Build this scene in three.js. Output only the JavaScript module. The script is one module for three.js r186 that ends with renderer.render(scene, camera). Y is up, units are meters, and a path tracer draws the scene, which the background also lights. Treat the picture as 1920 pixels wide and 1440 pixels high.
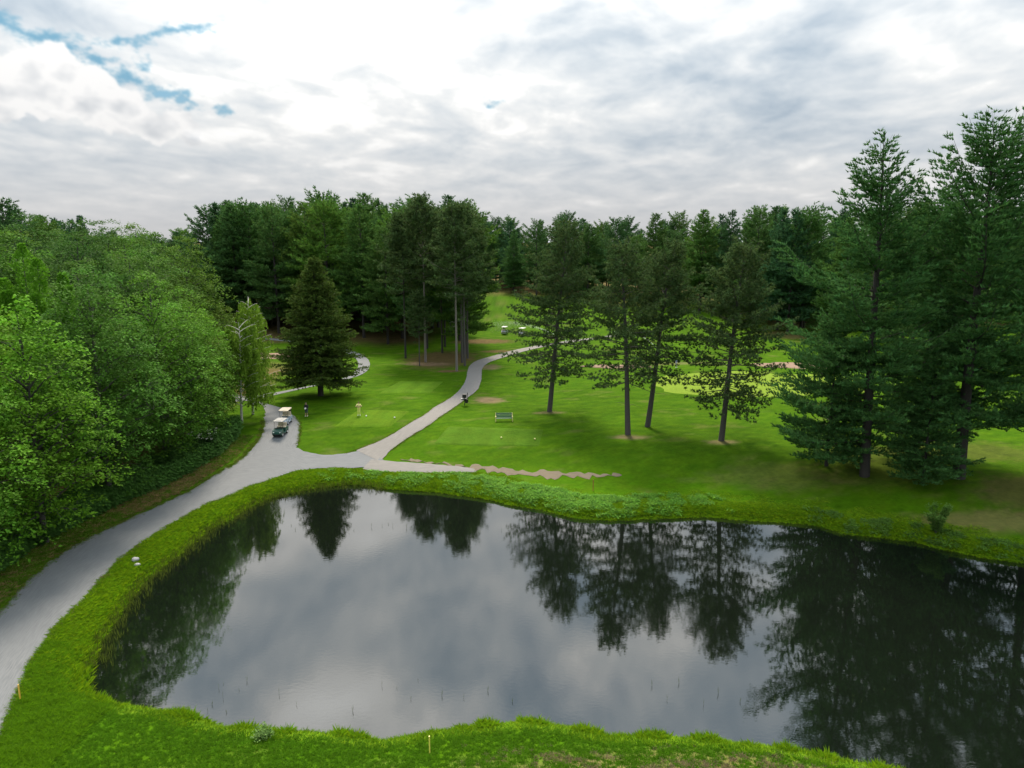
import * as THREE from 'three';
import { createNoise2D } from 'simplex-noise';
import { mergeGeometries } from 'three/addons/utils/BufferGeometryUtils.js';
import { RoundedBoxGeometry } from 'three/addons/geometries/RoundedBoxGeometry.js';
import { MarchingCubes } from 'three/addons/objects/MarchingCubes.js';

// ------------------------------------------------------------------ camera, sky, sun, exposure
const scene = new THREE.Scene();
const camera = new THREE.PerspectiveCamera(55, 4 / 3, 0.5, 6000);
camera.position.set(0, 20, 0);
camera.rotation.set(THREE.MathUtils.degToRad(-11.07), 0, 0);
const renderer = new THREE.WebGLRenderer();
renderer.toneMapping = THREE.LinearToneMapping;
renderer.toneMappingExposure = 1.42;
renderer.shadowMap.enabled = true;

const rng = (s) => () => { s = (s + 0x6d2b79f5) | 0; let t = Math.imul(s ^ (s >>> 15), 1 | s); t = (t + Math.imul(t ^ (t >>> 7), 61 | t)) ^ t; return ((t ^ (t >>> 14)) >>> 0) / 4294967296; };
const clamp = (v, a = 0, b = 1) => Math.max(a, Math.min(b, v));
const sstep = (a, b, v) => { const t = clamp((v - a) / (b - a)); return t * t * (3 - 2 * t); };
const mix = (a, b, t) => a + (b - a) * t;
const noiseA = createNoise2D(rng(11)), noiseB = createNoise2D(rng(23)), noiseC = createNoise2D(rng(37));
const fbm = (n, x, y, oct, gain = 0.5) => { let s = 0, a = 1, w = 0; for (let i = 0; i < oct; i++) { s += a * n(x, y); w += a; a *= gain; const t = x * 1.93 + y * 0.37; y = y * 1.93 - x * 0.37 + 5.3; x = t + 1.7; } return s / w; };
const lin = (c) => (c <= 0.04045 ? c / 12.92 : Math.pow((c + 0.055) / 1.055, 2.4));

const SUN_AZ = -6, SUN_EL = 50;                                     // degrees from straight ahead, and above the horizon
function makeSky() {
  const W = 4096, H = 2048, data = new Float32Array(W * H * 4), D = 180 / Math.PI;
  const gaps = [
    [[-36, 14.6, 0.9], [-33.4, 12.9, 0.7], [-31, 12.2, 0.5], [-28.9, 11.9, 0.62], [-26.6, 10.5, 0.6], [-24.6, 9.7, 0.6], [-22.2, 9.1, 0.35], [-20, 8.6, 0.12]],
    [[-29, 11.9, 0.25], [-25.8, 12.7, 0.32], [-23, 13.4, 0.3], [-20.5, 14, 0.12]],
    [[-25.5, 12.6, 0.2], [-25.2, 10.9, 0.18]],
    [[-1.6, 9.8, 0.16], [-0.6, 10.0, 0.12]],
  ];
  const puffs = [[-37, 9.2, 2.6], [-33.4, 8.9, 2.0], [-30.7, 9.5, 2.5], [-28.4, 9.0, 2.1], [-26.6, 8.2, 1.7], [-25.2, 7.6, 1.3], [-23.6, 7.7, 1.15], [-22.6, 6.9, 0.9]];
  const c3 = [0, 0, 0], A = (t, a, b, k) => a[k] + (b[k] - a[k]) * t;
  const grey = [0.61, 0.675, 0.735], white = [0.935, 0.935, 0.928], low = [0.835, 0.83, 0.835], blue = [0.46, 0.645, 0.745];
  for (let row = 0; row < H; row++) {
    const up = ((row + 0.5) / H - 0.5) * Math.PI, y = Math.sin(up), cy = Math.cos(up), el = up * D;
    for (let col = 0; col < W; col++) {
      const o = (row * W + col) * 4;
      if (el < -3) { data[o] = 0.62; data[o + 1] = 0.62; data[o + 2] = 0.64; data[o + 3] = 1; continue; }
      const round = ((col + 0.5) / W - 0.5) * 2 * Math.PI, x = Math.cos(round) * cy, z = Math.sin(round) * cy;
      const az = Math.atan2(x, -z) * D, yy = Math.max(y, 0) + 0.15, px = x / yy, pz = z / yy;
      const wx = fbm(noiseB, px * 0.9, pz * 0.9, 3) * 0.1, wz = fbm(noiseC, px * 0.9, pz * 0.9, 3) * 0.1;
      const big = fbm(noiseA, px * 0.34 + 3.1, pz * 0.42 - 1.2, 3), fine = 0.66 * fbm(noiseB, (px + wx) * 1.3 + pz * 0.25, (pz + wz) * 1.25, 7, 0.58) + 0.5 * fbm(noiseC, (px + wx) * 3.0 + 4, (pz + wz) * 2.1, 5, 0.58);
      const sunX = (az - SUN_AZ), sunY = el - 17, glow = Math.exp(-(sunX * sunX) / 420 - (sunY * sunY) / 110);
      let t = 0.64 + (0.74 + 0.55 * sstep(13, 22, el)) * fine + 0.46 * big + 0.40 * glow - 0.18 * sstep(4, 30, az) * sstep(1, 10, el);
      const hor = Math.exp(-Math.max(el, 0) / 4.2);
      t = mix(t, 0.80 + 0.12 * fine, Math.min(1, hor * 1.1));
      t = clamp(t, 0, 1.5);
      for (let k = 0; k < 3; k++) c3[k] = t <= 1 ? A(t, grey, white, k) : white[k];
      for (let k = 0; k < 3; k++) c3[k] = mix(c3[k], low[k] * (0.97 + 0.05 * fine), hor * 0.8);
      // openings of blue
      if (az > -40 && az < 4 && el > 6 && el < 20) {
        let open = -9;
        for (const g of gaps) for (let i = 0; i + 1 < g.length; i++) {
          const [ax, ay, aw] = g[i], [bx, by, bw] = g[i + 1], dx = bx - ax, dy = by - ay, s = clamp(((az - ax) * dx + (el - ay) * dy) / (dx * dx + dy * dy));
          const d = Math.hypot(az - ax - dx * s, (el - ay - dy * s) * 1.15), w = mix(aw, bw, s);
          open = Math.max(open, w - d);
        }
        const rag = fbm(noiseC, az * 0.42, el * 0.8, 6, 0.62);
        const m = sstep(-0.35, 0.62, open + 1.05 * rag - 0.10);
        for (let k = 0; k < 3; k++) c3[k] = mix(c3[k], blue[k], m * 0.95);
      }
      // the heaped cloud low on one side
      if (az > -45 && az < -17 && el > 2 && el < 14) {
        let in_ = -9;
        for (const [a, e, r] of puffs) in_ = Math.max(in_, r - Math.hypot(az - a, (el - e) * 1.05));
        const n1 = fbm(noiseA, az * 0.34, el * 0.45, 5, 0.5), billow = 1 - Math.abs(fbm(noiseC, az * 0.2 + 9, el * 0.28, 4, 0.5)) * 2.0;
        const m = sstep(-0.06, 0.22, in_ + 0.85 * n1) * sstep(4.4, 6.8, el + 0.5 * n1);
        const b = clamp(0.80 + 0.36 * billow + 0.075 * (el - 8.6) - 0.16 * Math.max(0, in_ - 0.4) + 0.12 * n1);
        for (let k = 0; k < 3; k++) c3[k] = mix(c3[k], A(b, [0.64, 0.67, 0.705], [0.925, 0.922, 0.918], k), m);
      }
      const gain = (1 + Math.max(0, t - 0.9) * 0.5) * (1 + 2 * Math.max(0, y)) / 1.42 / 1.13;   // an overcast vault is brighter overhead
      for (let k = 0; k < 3; k++) data[o + k] = lin(c3[k]) * gain;
      data[o + 3] = 1;
    }
  }
  const tex = new THREE.DataTexture(data, W, H, THREE.RGBAFormat, THREE.FloatType);
  tex.mapping = THREE.EquirectangularReflectionMapping; tex.magFilter = THREE.LinearFilter; tex.needsUpdate = true;
  return tex;
}
scene.background = scene.environment = makeSky();

const sun = new THREE.DirectionalLight(0xfff1dc, 5);
{
  const a = THREE.MathUtils.degToRad(SUN_AZ), e = THREE.MathUtils.degToRad(SUN_EL);
  sun.position.set(Math.sin(a) * Math.cos(e) * 300, Math.sin(e) * 300, -Math.cos(a) * Math.cos(e) * 300 - 80);
  sun.target.position.set(0, 0, -80);
  sun.castShadow = true; sun.shadow.radius = 28; sun.shadow.mapSize.set(4096, 4096);
  Object.assign(sun.shadow.camera, { left: -160, right: 160, top: 160, bottom: -160, near: 1, far: 900 });
  scene.add(sun, sun.target);
}

// ------------------------------------------------------------------ naming
const taken = new Map();
const numbered = (n) => { const k = taken.get(n) ?? 0; taken.set(n, k + 1); return k ? n + '_' + String(k).padStart(3, '0') : n; };
function place(o, name, label, category, group, kind) {
  o.name = numbered(name); o.userData = { label };
  if (category) o.userData.category = category;
  if (group) o.userData.group = group;
  if (kind) o.userData.kind = kind;
  scene.add(o); return o;
}
function mesh(name, geo, mat, parent) { const m = new THREE.Mesh(geo, mat); m.name = name; m.castShadow = m.receiveShadow = true; if (parent) parent.add(m); return m; }

// ------------------------------------------------------------------ terrain
const POND = [[-19.9,-30.7],[-19.0,-29.6],[-17.4,-28.9],[-15.3,-28.5],[-14.6,-28.4],[-12.1,-27.4],[-9.2,-27.1],[-7.3,-26.9],[-5.1,-26.5],[-3.1,-27.1],[-0.6,-27.5],[0.5,-27.7],[2.5,-27.3],[3.9,-26.8],[6.6,-26.7],[8.8,-26.4],[10.4,-26.1],[11.4,-25.8],[12.5,-25.4],[13.6,-25.1],[18,-23.4],[25,-21.5],[36,-20],[50,-22],[56,-30],[50,-37],[40,-41.3],[32.4,-43.6],[30.2,-44.5],[28.5,-45.7],[27.3,-47.0],[25.6,-47.6],[23.1,-48.4],[22.0,-49.9],[19.4,-50.6],[17.4,-50.8],[14.2,-51.6],[11.2,-51.3],[7.3,-50.9],[4.7,-51.3],[2.1,-53.2],[0.1,-54.0],[-2.0,-55.5],[-6.1,-57.1],[-10.1,-57.8],[-12.0,-58.9],[-13.8,-58.9],[-15.9,-58.2],[-17.4,-57.2],[-18.8,-56.2],[-20.1,-54.2],[-20.9,-51.0],[-21.7,-48.6],[-21.9,-44.5],[-22.3,-41.2],[-22.0,-38.1],[-21.5,-35.7],[-21.2,-33.9],[-20.2,-31.5]];
function shoreDistance(x, z) {
  let best = 1e9, inside = false;
  for (let i = 0, n = POND.length; i < n; i++) {
    const [ax, az] = POND[i], [bx, bz] = POND[(i + 1) % n], dx = bx - ax, dz = bz - az, t = clamp(((x - ax) * dx + (z - az) * dz) / (dx * dx + dz * dz));
    best = Math.min(best, Math.hypot(x - ax - dx * t, z - az - dz * t));
    if ((az > z) !== (bz > z) && x < ((bx - ax) * (z - az)) / (bz - az) + ax) inside = !inside;
  }
  return inside ? -best : best;
}
function heightFrom(s, x, z) {
  if (s < 0) return -1.3 * sstep(0, 3, -s) - 0.05 * Math.min(1, -s / 0.3);
  let h = 0.75 * (1 - Math.exp(-s / 0.8)) + 1.25 * sstep(1.5, 14, s);
  h += sstep(8, 30, s) * (0.22 * Math.sin(x * 0.11 + 0.6) * Math.sin(z * 0.09) + 0.12 * Math.sin(x * 0.23 + z * 0.17));
  return h + 4.0 * sstep(125, 270, -z) ;
}
const ground = (x, z) => heightFrom(shoreDistance(x, z), x, z);

// ------------------------------------------------------------------ textures (grain only)
function dataTexture(n, fill, srgb) {
  const d = new Uint8Array(n * n * 4);
  for (let y = 0; y < n; y++) for (let x = 0; x < n; x++) { const c = fill(x, y), o = (y * n + x) * 4; for (let k = 0; k < 3; k++) d[o + k] = clamp(Array.isArray(c) ? c[k] : c) * 255; d[o + 3] = 255; }
  const t = new THREE.DataTexture(d, n, n); t.wrapS = t.wrapT = THREE.RepeatWrapping; t.magFilter = THREE.LinearFilter; t.minFilter = THREE.LinearMipmapLinearFilter;
  if (srgb) t.colorSpace = THREE.SRGBColorSpace; t.needsUpdate = true; return t;
}
// noise that tiles: four offset samples blended across the tile
const tiled = (f, n) => (x, y) => { const u = x / n, v = y / n; return f(x, y) * (1 - u) * (1 - v) + f(x - n, y) * u * (1 - v) + f(x, y - n) * (1 - u) * v + f(x - n, y - n) * u * v; };
const TN = 1024;
const turfNoise = tiled((x, y) => fbm(noiseA, x * 0.16, y * 0.16, 4, 0.7), TN), turfPatch = tiled((x, y) => fbm(noiseB, x * 0.012, y * 0.012, 4, 0.55), TN);
const turfTexture = dataTexture(TN, (x, y) => { const f = turfNoise(x, y), p = turfPatch(x, y), v = 0.86 + 0.42 * f + 0.22 * p; return [v + 0.07 * p + 0.02, v, v * 0.92 - 0.05 * p]; });
const turfBump = dataTexture(TN, (x, y) => 0.5 + 0.5 * turfNoise(x, y));
const gravelNoise = tiled((x, y) => fbm(noiseC, x * 0.33, y * 0.33, 3, 0.75), TN), gravelStreak = tiled((x, y) => fbm(noiseB, x * 0.035, y * 0.0035, 4, 0.55), TN);
const gravelTexture = dataTexture(TN, (x, y) => { const g = gravelNoise(x, y), s = gravelStreak(x, y), v = 0.80 + 0.22 * g + 0.26 * s; return [v + 0.015 * s, v, v - 0.015 * s]; });
const gravelBump = dataTexture(TN, (x, y) => 0.5 + 0.5 * gravelNoise(x, y));
const barkNoise = tiled((x, y) => fbm(noiseA, x * 0.09, y * 0.022, 5, 0.6), 512);
const barkTexture = dataTexture(512, (x, y) => { const v = 0.72 + 0.42 * barkNoise(x, y); return [v, v * 0.98, v * 0.96]; });
const barkBump = dataTexture(512, (x, y) => 0.5 + 0.5 * barkNoise(x, y));
const rippleA = tiled((x, y) => fbm(noiseB, x * 0.016, y * 0.03, 5, 0.62), TN);
const rippleMap = dataTexture(TN, (x, y) => 0.5 + 0.5 * rippleA(x, y));

const std = (o) => new THREE.MeshStandardMaterial(o);
const rgb = (r, g, b) => new THREE.Color().setRGB(r, g, b);
const M = {
  turf: new THREE.MeshPhysicalMaterial({ vertexColors: true, map: turfTexture, bumpMap: turfBump, bumpScale: 0.05, roughness: 0.95, specularIntensity: 0.04 }),
  gravel: std({ color: rgb(0.166, 0.177, 0.188), map: gravelTexture, bumpMap: gravelBump, bumpScale: 0.015, roughness: 0.95 }),
  paving: std({ color: rgb(0.20, 0.192, 0.182), map: gravelTexture, bumpMap: gravelBump, bumpScale: 0.006, roughness: 0.92 }),
  sand: std({ color: rgb(0.25, 0.165, 0.115), map: gravelTexture, bumpMap: gravelBump, bumpScale: 0.02, roughness: 1 }),
  soil: std({ color: rgb(0.19, 0.155, 0.105), map: gravelTexture, bumpMap: turfBump, bumpScale: 0.05, roughness: 1 }),
  water: new THREE.MeshPhysicalMaterial({ color: rgb(0.004, 0.006, 0.004), roughness: 0.004, ior: 2.33, bumpMap: rippleMap, bumpScale: 0.0010 }),
  bark: std({ color: rgb(0.105, 0.098, 0.095), map: barkTexture, bumpMap: barkBump, bumpScale: 0.04, roughness: 0.95 }),
  darkBark: std({ color: rgb(0.058, 0.053, 0.05), map: barkTexture, bumpMap: barkBump, bumpScale: 0.04, roughness: 0.95 }),
  paleBark: std({ color: rgb(0.25, 0.225, 0.21), map: barkTexture, bumpMap: barkBump, bumpScale: 0.03, roughness: 0.95 }),
  birchBark: std({ color: rgb(0.68, 0.66, 0.62), map: barkTexture, roughness: 0.8 }),
  leaf: new THREE.MeshPhysicalMaterial({ vertexColors: true, roughness: 0.8, transmission: 0.42, thickness: 0, specularIntensity: 0.1 }),
  needle: new THREE.MeshPhysicalMaterial({ vertexColors: true, roughness: 0.85, transmission: 0.28, thickness: 0, specularIntensity: 0.06 }),
};

// ------------------------------------------------------------------ ground sheet
// matter on the ground: [x, z, rx, rz, what, strength]
const LITTER = [0.135, 0.088, 0.050], DRY = [0.20, 0.165, 0.075], EARTH = [0.21, 0.155, 0.105];
const PATCHES = [
  [-11, -112, 6.5, 9, LITTER, 0.8], [-5.5, -131, 6, 3.2, LITTER, 0.85], [-2, -120, 3.2, 1.6, LITTER, 0.8], [-8.6, -101.5, 2.6, 1.2, LITTER, 0.9], [-13, -108, 4.5, 1.8, EARTH, 0.8],
  [-2.7, -83.2, 1.9, 1.7, EARTH, 0.85], [-3.2, -104.5, 1.7, 3.0, EARTH, 0.7], [10.8, -66.3, 2.2, 0.9, EARTH, 0.7], [19, -64.6, 1.5, 0.8, EARTH, 0.6], [4, -76.3, 1.6, 0.7, EARTH, 0.5],
  [6.5, -24.2, 7, 1.5, DRY, 0.7], [1.5, -23.6, 5, 1.4, DRY, 0.6], [-19.4, -27.6, 0.9, 0.8, DRY, 0.7], [-27.2, -54.5, 1.2, 6, DRY, 0.85], [-28.6, -47, 1.0, 5, DRY, 0.5], [-27.6, -38, 0.7, 4, DRY, 0.5],
  [33, -48.2, 6, 2.0, DRY, 0.6], [39, -52, 6, 4, LITTER, 0.5], [30, -57, 6, 4, LITTER, 0.25], [21, -57, 6, 3, DRY, 0.25], [30, -62, 5, 3, LITTER, 0.25],
  [33, -196, 22, 5, LITTER, 0.9], [53, -140, 6, 7, LITTER, 0.7], [24, -108, 9, 2, EARTH, 0.4], [-40, -108, 6, 3, DRY, 0.3], [40, -62, 8, 4, LITTER, 0.3],
];
function turfColor(x, z, s) {
  const n1 = fbm(noiseA, x * 0.05, z * 0.05, 4), n2 = fbm(noiseB, x * 0.35, z * 0.6, 3), n3 = fbm(noiseC, x * 0.9, z * 1.4, 2);
  let r = 0.050, g = 0.120, b = 0.004;
  const lush = sstep(5.5, 3.5, s + 4 * n2 + 2 * n3) * (0.6 + 0.4 * n1);                    // rank bank grass is yellower
  r = mix(r, 0.085, lush * 0.6); g = mix(g, 0.21, lush * 0.6);
  const v = 1 + 0.20 * n1 + 0.26 * n2 + 0.20 * n3;
  r *= v * (1 + 0.18 * n2); g *= v; b *= v;
  if (s < 0) return [0.02, 0.022, 0.012];
  const tint = (c, k) => { r = mix(r, c[0] * (1 + 0.25 * n3), k); g = mix(g, c[1] * (1 + 0.25 * n3), k); b = mix(b, c[2] * (1 + 0.25 * n3), k); };
  tint(DRY, 0.28 * sstep(0.25, 0.75, fbm(noiseC, x * 0.13 + 40, z * 0.22, 4)));
  const edge = 0.42 * fbm(noiseB, x * 0.7 + 9, z * 1.1, 4, 0.6) + 0.25 * n1;
  for (const [cx, cz, rx, rz, c, k] of PATCHES) {
    const d = Math.hypot((x - cx) / rx, (z - cz) / rz);
    if (d < 1.8) tint(c, k * sstep(1.15, 0.5, d + edge));
  }
  const woods = Math.max(sstep(-124, -134, z + 5 * n1) * sstep(-13, -18, x), sstep(-205, -222, z - 0.3 * x), sstep(48, 60, x) * sstep(-146, -156, z), sstep(-29.5, -32, x + 1.2 * n1) * sstep(-30, -34, z) * sstep(-112, -100, z));
  tint(LITTER, woods * (0.75 + 0.25 * n2));
  return [r, g, b];
}
{
  const lines = (lo, hi, step, outLo, outHi) => {
    const a = []; for (let v = lo; v <= hi + 1e-6; v += step) a.push(v);
    for (let v = hi, d = step; v < outHi;) { d *= 1.22; v += d; a.push(v); }
    for (let v = lo, d = step; v > outLo;) { d *= 1.22; v -= d; a.unshift(v); }
    return a;
  };
  const xs = lines(-52, 62, 0.5, -2600, 2600), zs = lines(-140, -14, 0.5, -3600, 900), nx = xs.length, nz = zs.length;
  const p = new Float32Array(nx * nz * 3), c = new Float32Array(nx * nz * 3), uv = new Float32Array(nx * nz * 2), idx = [];
  for (let j = 0, i3 = 0, i2 = 0; j < nz; j++) for (let i = 0; i < nx; i++, i3 += 3, i2 += 2) {
    const x = xs[i], z = zs[j], s = shoreDistance(x, z), col = turfColor(x, z, s);
    p[i3] = x; p[i3 + 1] = heightFrom(s, x, z); p[i3 + 2] = z; c.set(col, i3); uv[i2] = x / 7; uv[i2 + 1] = -z / 7;
    if (i && j) { const a = (j - 1) * nx + i - 1, b = a + 1, d = a + nx, e = d + 1; idx.push(a, d, b, b, d, e); }
  }
  const g = new THREE.BufferGeometry();
  g.setAttribute('position', new THREE.BufferAttribute(p, 3)); g.setAttribute('color', new THREE.BufferAttribute(c, 3)); g.setAttribute('uv', new THREE.BufferAttribute(uv, 2));
  g.setIndex(idx); g.computeVertexNormals();
  place(mesh('ground', g, M.turf), 'ground', 'mown green golf course lawn around the dark pond', null, null, 'structure');
}
// pond surface
{
  const sh = new THREE.Shape(), n = POND.length;
  POND.forEach(([x, z], i) => {
    const [ax, az] = POND[(i + n - 1) % n], [bx, bz] = POND[(i + 1) % n], l = Math.hypot(bx - ax, bz - az), ox = (bz - az) / l, oz = -(bx - ax) / l, sign = shoreDistance(x + ox * 0.3, z + oz * 0.3) > 0 ? 1 : -1;
    sh[i ? 'lineTo' : 'moveTo'](x + ox * sign * 0.9, -(z + oz * sign * 0.9));
  });
  const g = new THREE.ShapeGeometry(sh); g.rotateX(-Math.PI / 2);
  const pos = g.attributes.position, uv = new Float32Array(pos.count * 2);
  for (let i = 0; i < pos.count; i++) { uv[i * 2] = pos.getX(i) / 9; uv[i * 2 + 1] = pos.getZ(i) / 9; }
  g.setAttribute('uv', new THREE.BufferAttribute(uv, 2));
  place(mesh('pond_water', g, M.water), 'pond_water', 'still dark pond mirroring trees and clouds', null, null, 'structure');
}
// ribbons laid on the ground between two edges of equal count
function resample(pts, n) {
  const c = new THREE.CatmullRomCurve3(pts.map(([x, z]) => new THREE.Vector3(x, 0, z)), false, 'centripetal'); return c.getSpacedPoints(n - 1);
}
function ribbon(left, right, lift, cols, step, wob, uvScale = 5) {
  const len = resample(left, 60).reduce((s, p, i, a) => s + (i ? p.distanceTo(a[i - 1]) : 0), 0), n = Math.max(8, Math.round(len / step));
  const L = resample(left, n), R = resample(right, n), p = [], uv = [], idx = [];
  for (let i = 0; i < n; i++) for (let k = 0; k <= cols; k++) {
    const jl = wob * fbm(noiseA, L[i].x * 0.7, L[i].z * 0.7, 3), jr = wob * fbm(noiseB, R[i].x * 0.7, R[i].z * 0.7, 3);
    const w = L[i].distanceTo(R[i]) || 1, t = mix(jl / w, 1 + jr / w, k / cols), x = mix(L[i].x, R[i].x, t), z = mix(L[i].z, R[i].z, t);
    const rim = k === 0 || k === cols ? -0.03 : 0;
    p.push(x, ground(x, z) + lift + rim, z); uv.push((t * w) / uvScale, (i * len) / n / uvScale);
    if (i && k) { const a = (i - 1) * (cols + 1) + k - 1, b = a + 1, d = a + cols + 1, e = d + 1; idx.push(a, b, d, b, e, d); }
  }
  const g = new THREE.BufferGeometry(); g.setAttribute('position', new THREE.Float32BufferAttribute(p, 3)); g.setAttribute('uv', new THREE.Float32BufferAttribute(uv, 2)); g.setIndex(idx); g.computeVertexNormals();
  if (g.attributes.normal.getY(Math.floor(n / 2) * (cols + 1) + 1) < 0) { g.index.array.reverse(); g.computeVertexNormals(); }
  return g;
}
const put = (name, geo, mat, label) => place(mesh(name, geo, mat), name, label, null, null, 'structure');
const ROAD_LEFT = [[-24,-19],[-26,-30],[-26.7,-35.5],[-27.4,-38.6],[-27.7,-42.7],[-27.0,-46.6],[-26.0,-50.5],[-25.0,-53.8],[-24.3,-58.2],[-23.5,-61.5],[-23.5,-66.6],[-25.1,-72.6],[-27.3,-79],[-31,-84],[-37,-88]];
const ROAD_RIGHT = [[-16.4,-15.5],[-19.9,-25.4],[-21.2,-28.3],[-22.3,-31.0],[-23.1,-34.2],[-23.4,-37.3],[-24.1,-42.5],[-23.7,-47.0],[-22.8,-51.5],[-20.8,-56.3],[-19.7,-65.2],[-20.5,-69.0],[-21.5,-72.2],[-24.9,-77.8],[-33,-84]];
const inPolygon = (pts, x, z) => { let c = false; for (let i = 0, j = pts.length - 1; i < pts.length; j = i++) { const [ax, az] = pts[i], [bx, bz] = pts[j]; if ((az > z) !== (bz > z) && x < ((bx - ax) * (z - az)) / (bz - az) + ax) c = !c; } return c; };
const APRON = [[-23.2,-54.2],[-20.8,-56.4],[-18.1,-59.9],[-15.6,-60.8],[-12.8,-60.6],[-9.9,-59.7],[-7.4,-59.5],[-3.0,-59.3],[-3.2,-60.0],[-7.4,-61.4],[-12.4,-62.9],[-13.2,-65.3],[-19.7,-65.0],[-23.2,-64]];
const onRoad = (x, z) => inPolygon([...ROAD_LEFT, ...[...ROAD_RIGHT].reverse()], x, z) || inPolygon(APRON, x, z);
put('gravel_road', ribbon([[-24,-19],[-26,-30],[-26.7,-35.5],[-27.4,-38.6],[-27.7,-42.7],[-27.0,-46.6],[-26.0,-50.5],[-25.0,-53.8],[-24.3,-58.2],[-23.5,-61.5],[-23.5,-66.6],[-25.1,-72.6],[-27.3,-79],[-31,-84],[-37,-88]],
  [[-16.4,-15.5],[-19.9,-25.4],[-21.2,-28.3],[-22.3,-31.0],[-23.1,-34.2],[-23.4,-37.3],[-24.1,-42.5],[-23.7,-47.0],[-22.8,-51.5],[-20.8,-56.3],[-19.7,-65.2],[-20.5,-69.0],[-21.5,-72.2],[-24.9,-77.8],[-33,-84]], 0.06, 14, 0.4, 0.28),
  M.gravel, 'wide grey gravel road curving round the pond');
put('gravel_fork', ribbon([[-22.6,-64.5],[-19.7,-65.0],[-18.9,-64.3],[-17.4,-63.7],[-15.8,-63.8],[-15.1,-64.1],[-13.2,-65.3]], [[-23.2,-54.2],[-20.8,-56.4],[-18.1,-59.9],[-15.6,-60.8],[-13.6,-60.9],[-12.2,-61.2],[-11.2,-62.4]], 0.072, 10, 0.4, 0.2), M.gravel, 'grey gravel apron where the road and cart path meet');
put('cart_path', ribbon([[-14.2,-64.8],[-12.4,-67.0],[-11.0,-69.5],[-9.8,-72.9],[-9.0,-75.7],[-8.5,-78.4],[-7.0,-83.7],[-6.3,-88.1],[-6.0,-93.1],[-6.2,-102.6],[-6.1,-106.7],[-5.2,-111.3],[-2.5,-116.2],[0.3,-120.9],[3.4,-124.9],[7,-129],[12,-134],[19,-140]],
  [[-11.6,-62.3],[-11.0,-65.0],[-9.9,-67.5],[-8.3,-70.7],[-7.3,-75.0],[-6.6,-77.6],[-5.3,-83.2],[-4.3,-87.6],[-4.0,-93.4],[-4.2,-102.8],[-3.9,-106.4],[-3.2,-109.4],[-1,-114.0],[1.8,-119.0],[4.8,-123.3],[8.3,-127.4],[13.2,-132.4],[20,-138]], 0.084, 5, 0.5, 0.1), M.paving, 'narrow paved cart path climbing between the tees');
put('path_spur', ribbon([[-12.4,-62.9],[-9.8,-62.0],[-7.4,-61.4],[-4.6,-60.7],[-3.2,-60.0]], [[-12.8,-60.6],[-9.9,-59.7],[-7.4,-59.5],[-4.6,-59.4],[-3.0,-59.3]], 0.096, 4, 0.4, 0.15), M.paving, 'short paved spur ending in the grass above the pond');
put('worn_track', ribbon([[-9.9,-62.8],[-7.4,-62.0],[-4.1,-61.1],[-0.9,-60.1],[1.3,-59.2],[4.4,-58.7],[6.6,-58.2],[8.9,-57.5]], [[-9.7,-62.5],[-7.3,-61.6],[-4,-60.5],[-0.9,-58.9],[1.6,-58.0],[4.6,-57.6],[7.0,-57.4],[9.0,-57.35]], 0.05, 6, 0.3, 1.0), M.soil, 'worn bare earth track along the bank');
put('side_path', ribbon([[-40,-77],[-33,-80.5],[-29.2,-83.4],[-26.3,-87.6],[-22.9,-93.2],[-21.8,-99.2],[-22.3,-105.6],[-25.2,-115.6],[-28,-121],[-36,-128],[-46,-135]], [[-40,-79.5],[-33,-83],[-28.8,-86],[-25.6,-89.8],[-21.5,-95],[-20.3,-99.2],[-20.7,-106],[-23.6,-116.2],[-26.6,-122],[-35,-130],[-46,-137]], 0.05, 4, 0.6, 0.12), M.gravel, 'pale gravel path curving behind the lone spruce');

function quadSheet(q, lift, n, color, amp) {                          // bilinear sheet with a small sloped rim
  const p = [], uv = [], col = [], idx = [];
  for (let j = 0; j <= n; j++) for (let i = 0; i <= n; i++) {
    const u = i / n, v = j / n, x = mix(mix(q[0][0], q[1][0], u), mix(q[3][0], q[2][0], u), v), z = mix(mix(q[0][1], q[1][1], u), mix(q[3][1], q[2][1], u), v);
    const rim = i === 0 || j === 0 || i === n || j === n ? -0.09 : 0, m = 1 + (Math.sin(x * 2.6 + z * 0.3) > 0 ? 0.05 : -0.05) + amp * fbm(noiseC, x * 0.5, z * 0.5, 4) + amp * 0.8 * fbm(noiseA, x * 2, z * 2, 2);
    p.push(x, ground(x, z) + lift + rim, z); uv.push(x / 4, -z / 4); col.push(color[0] * m * (1 + amp * 0.5 * noiseB(x * 0.4, z * 0.4)), color[1] * m, color[2] * m);
    if (i && j) { const a = (j - 1) * (n + 1) + i - 1, b = a + 1, d = a + n + 1, e = d + 1; idx.push(a, d, b, b, d, e); }
  }
  const g = new THREE.BufferGeometry(); g.setAttribute('position', new THREE.Float32BufferAttribute(p, 3)); g.setAttribute('uv', new THREE.Float32BufferAttribute(uv, 2)); g.setAttribute('color', new THREE.Float32BufferAttribute(col, 3)); g.setIndex(idx); g.computeVertexNormals(); return g;
}
const TEE = [0.078, 0.165, 0.012];
put('tee_ground', quadSheet([[-14.5,-93.2],[-8.7,-92.5],[-9.7,-85.2],[-15.7,-84.8]], 0.07, 24, TEE, 0.12), M.turf, 'close mown tee rectangle farthest up the lawn');
put('tee_ground', quadSheet([[-16.5,-77.1],[-10.9,-76.8],[-11.9,-70.6],[-17.5,-70.5]], 0.07, 24, [0.084, 0.168, 0.011], 0.14), M.turf, 'close mown tee rectangle where the yellow golfer stands');
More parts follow.
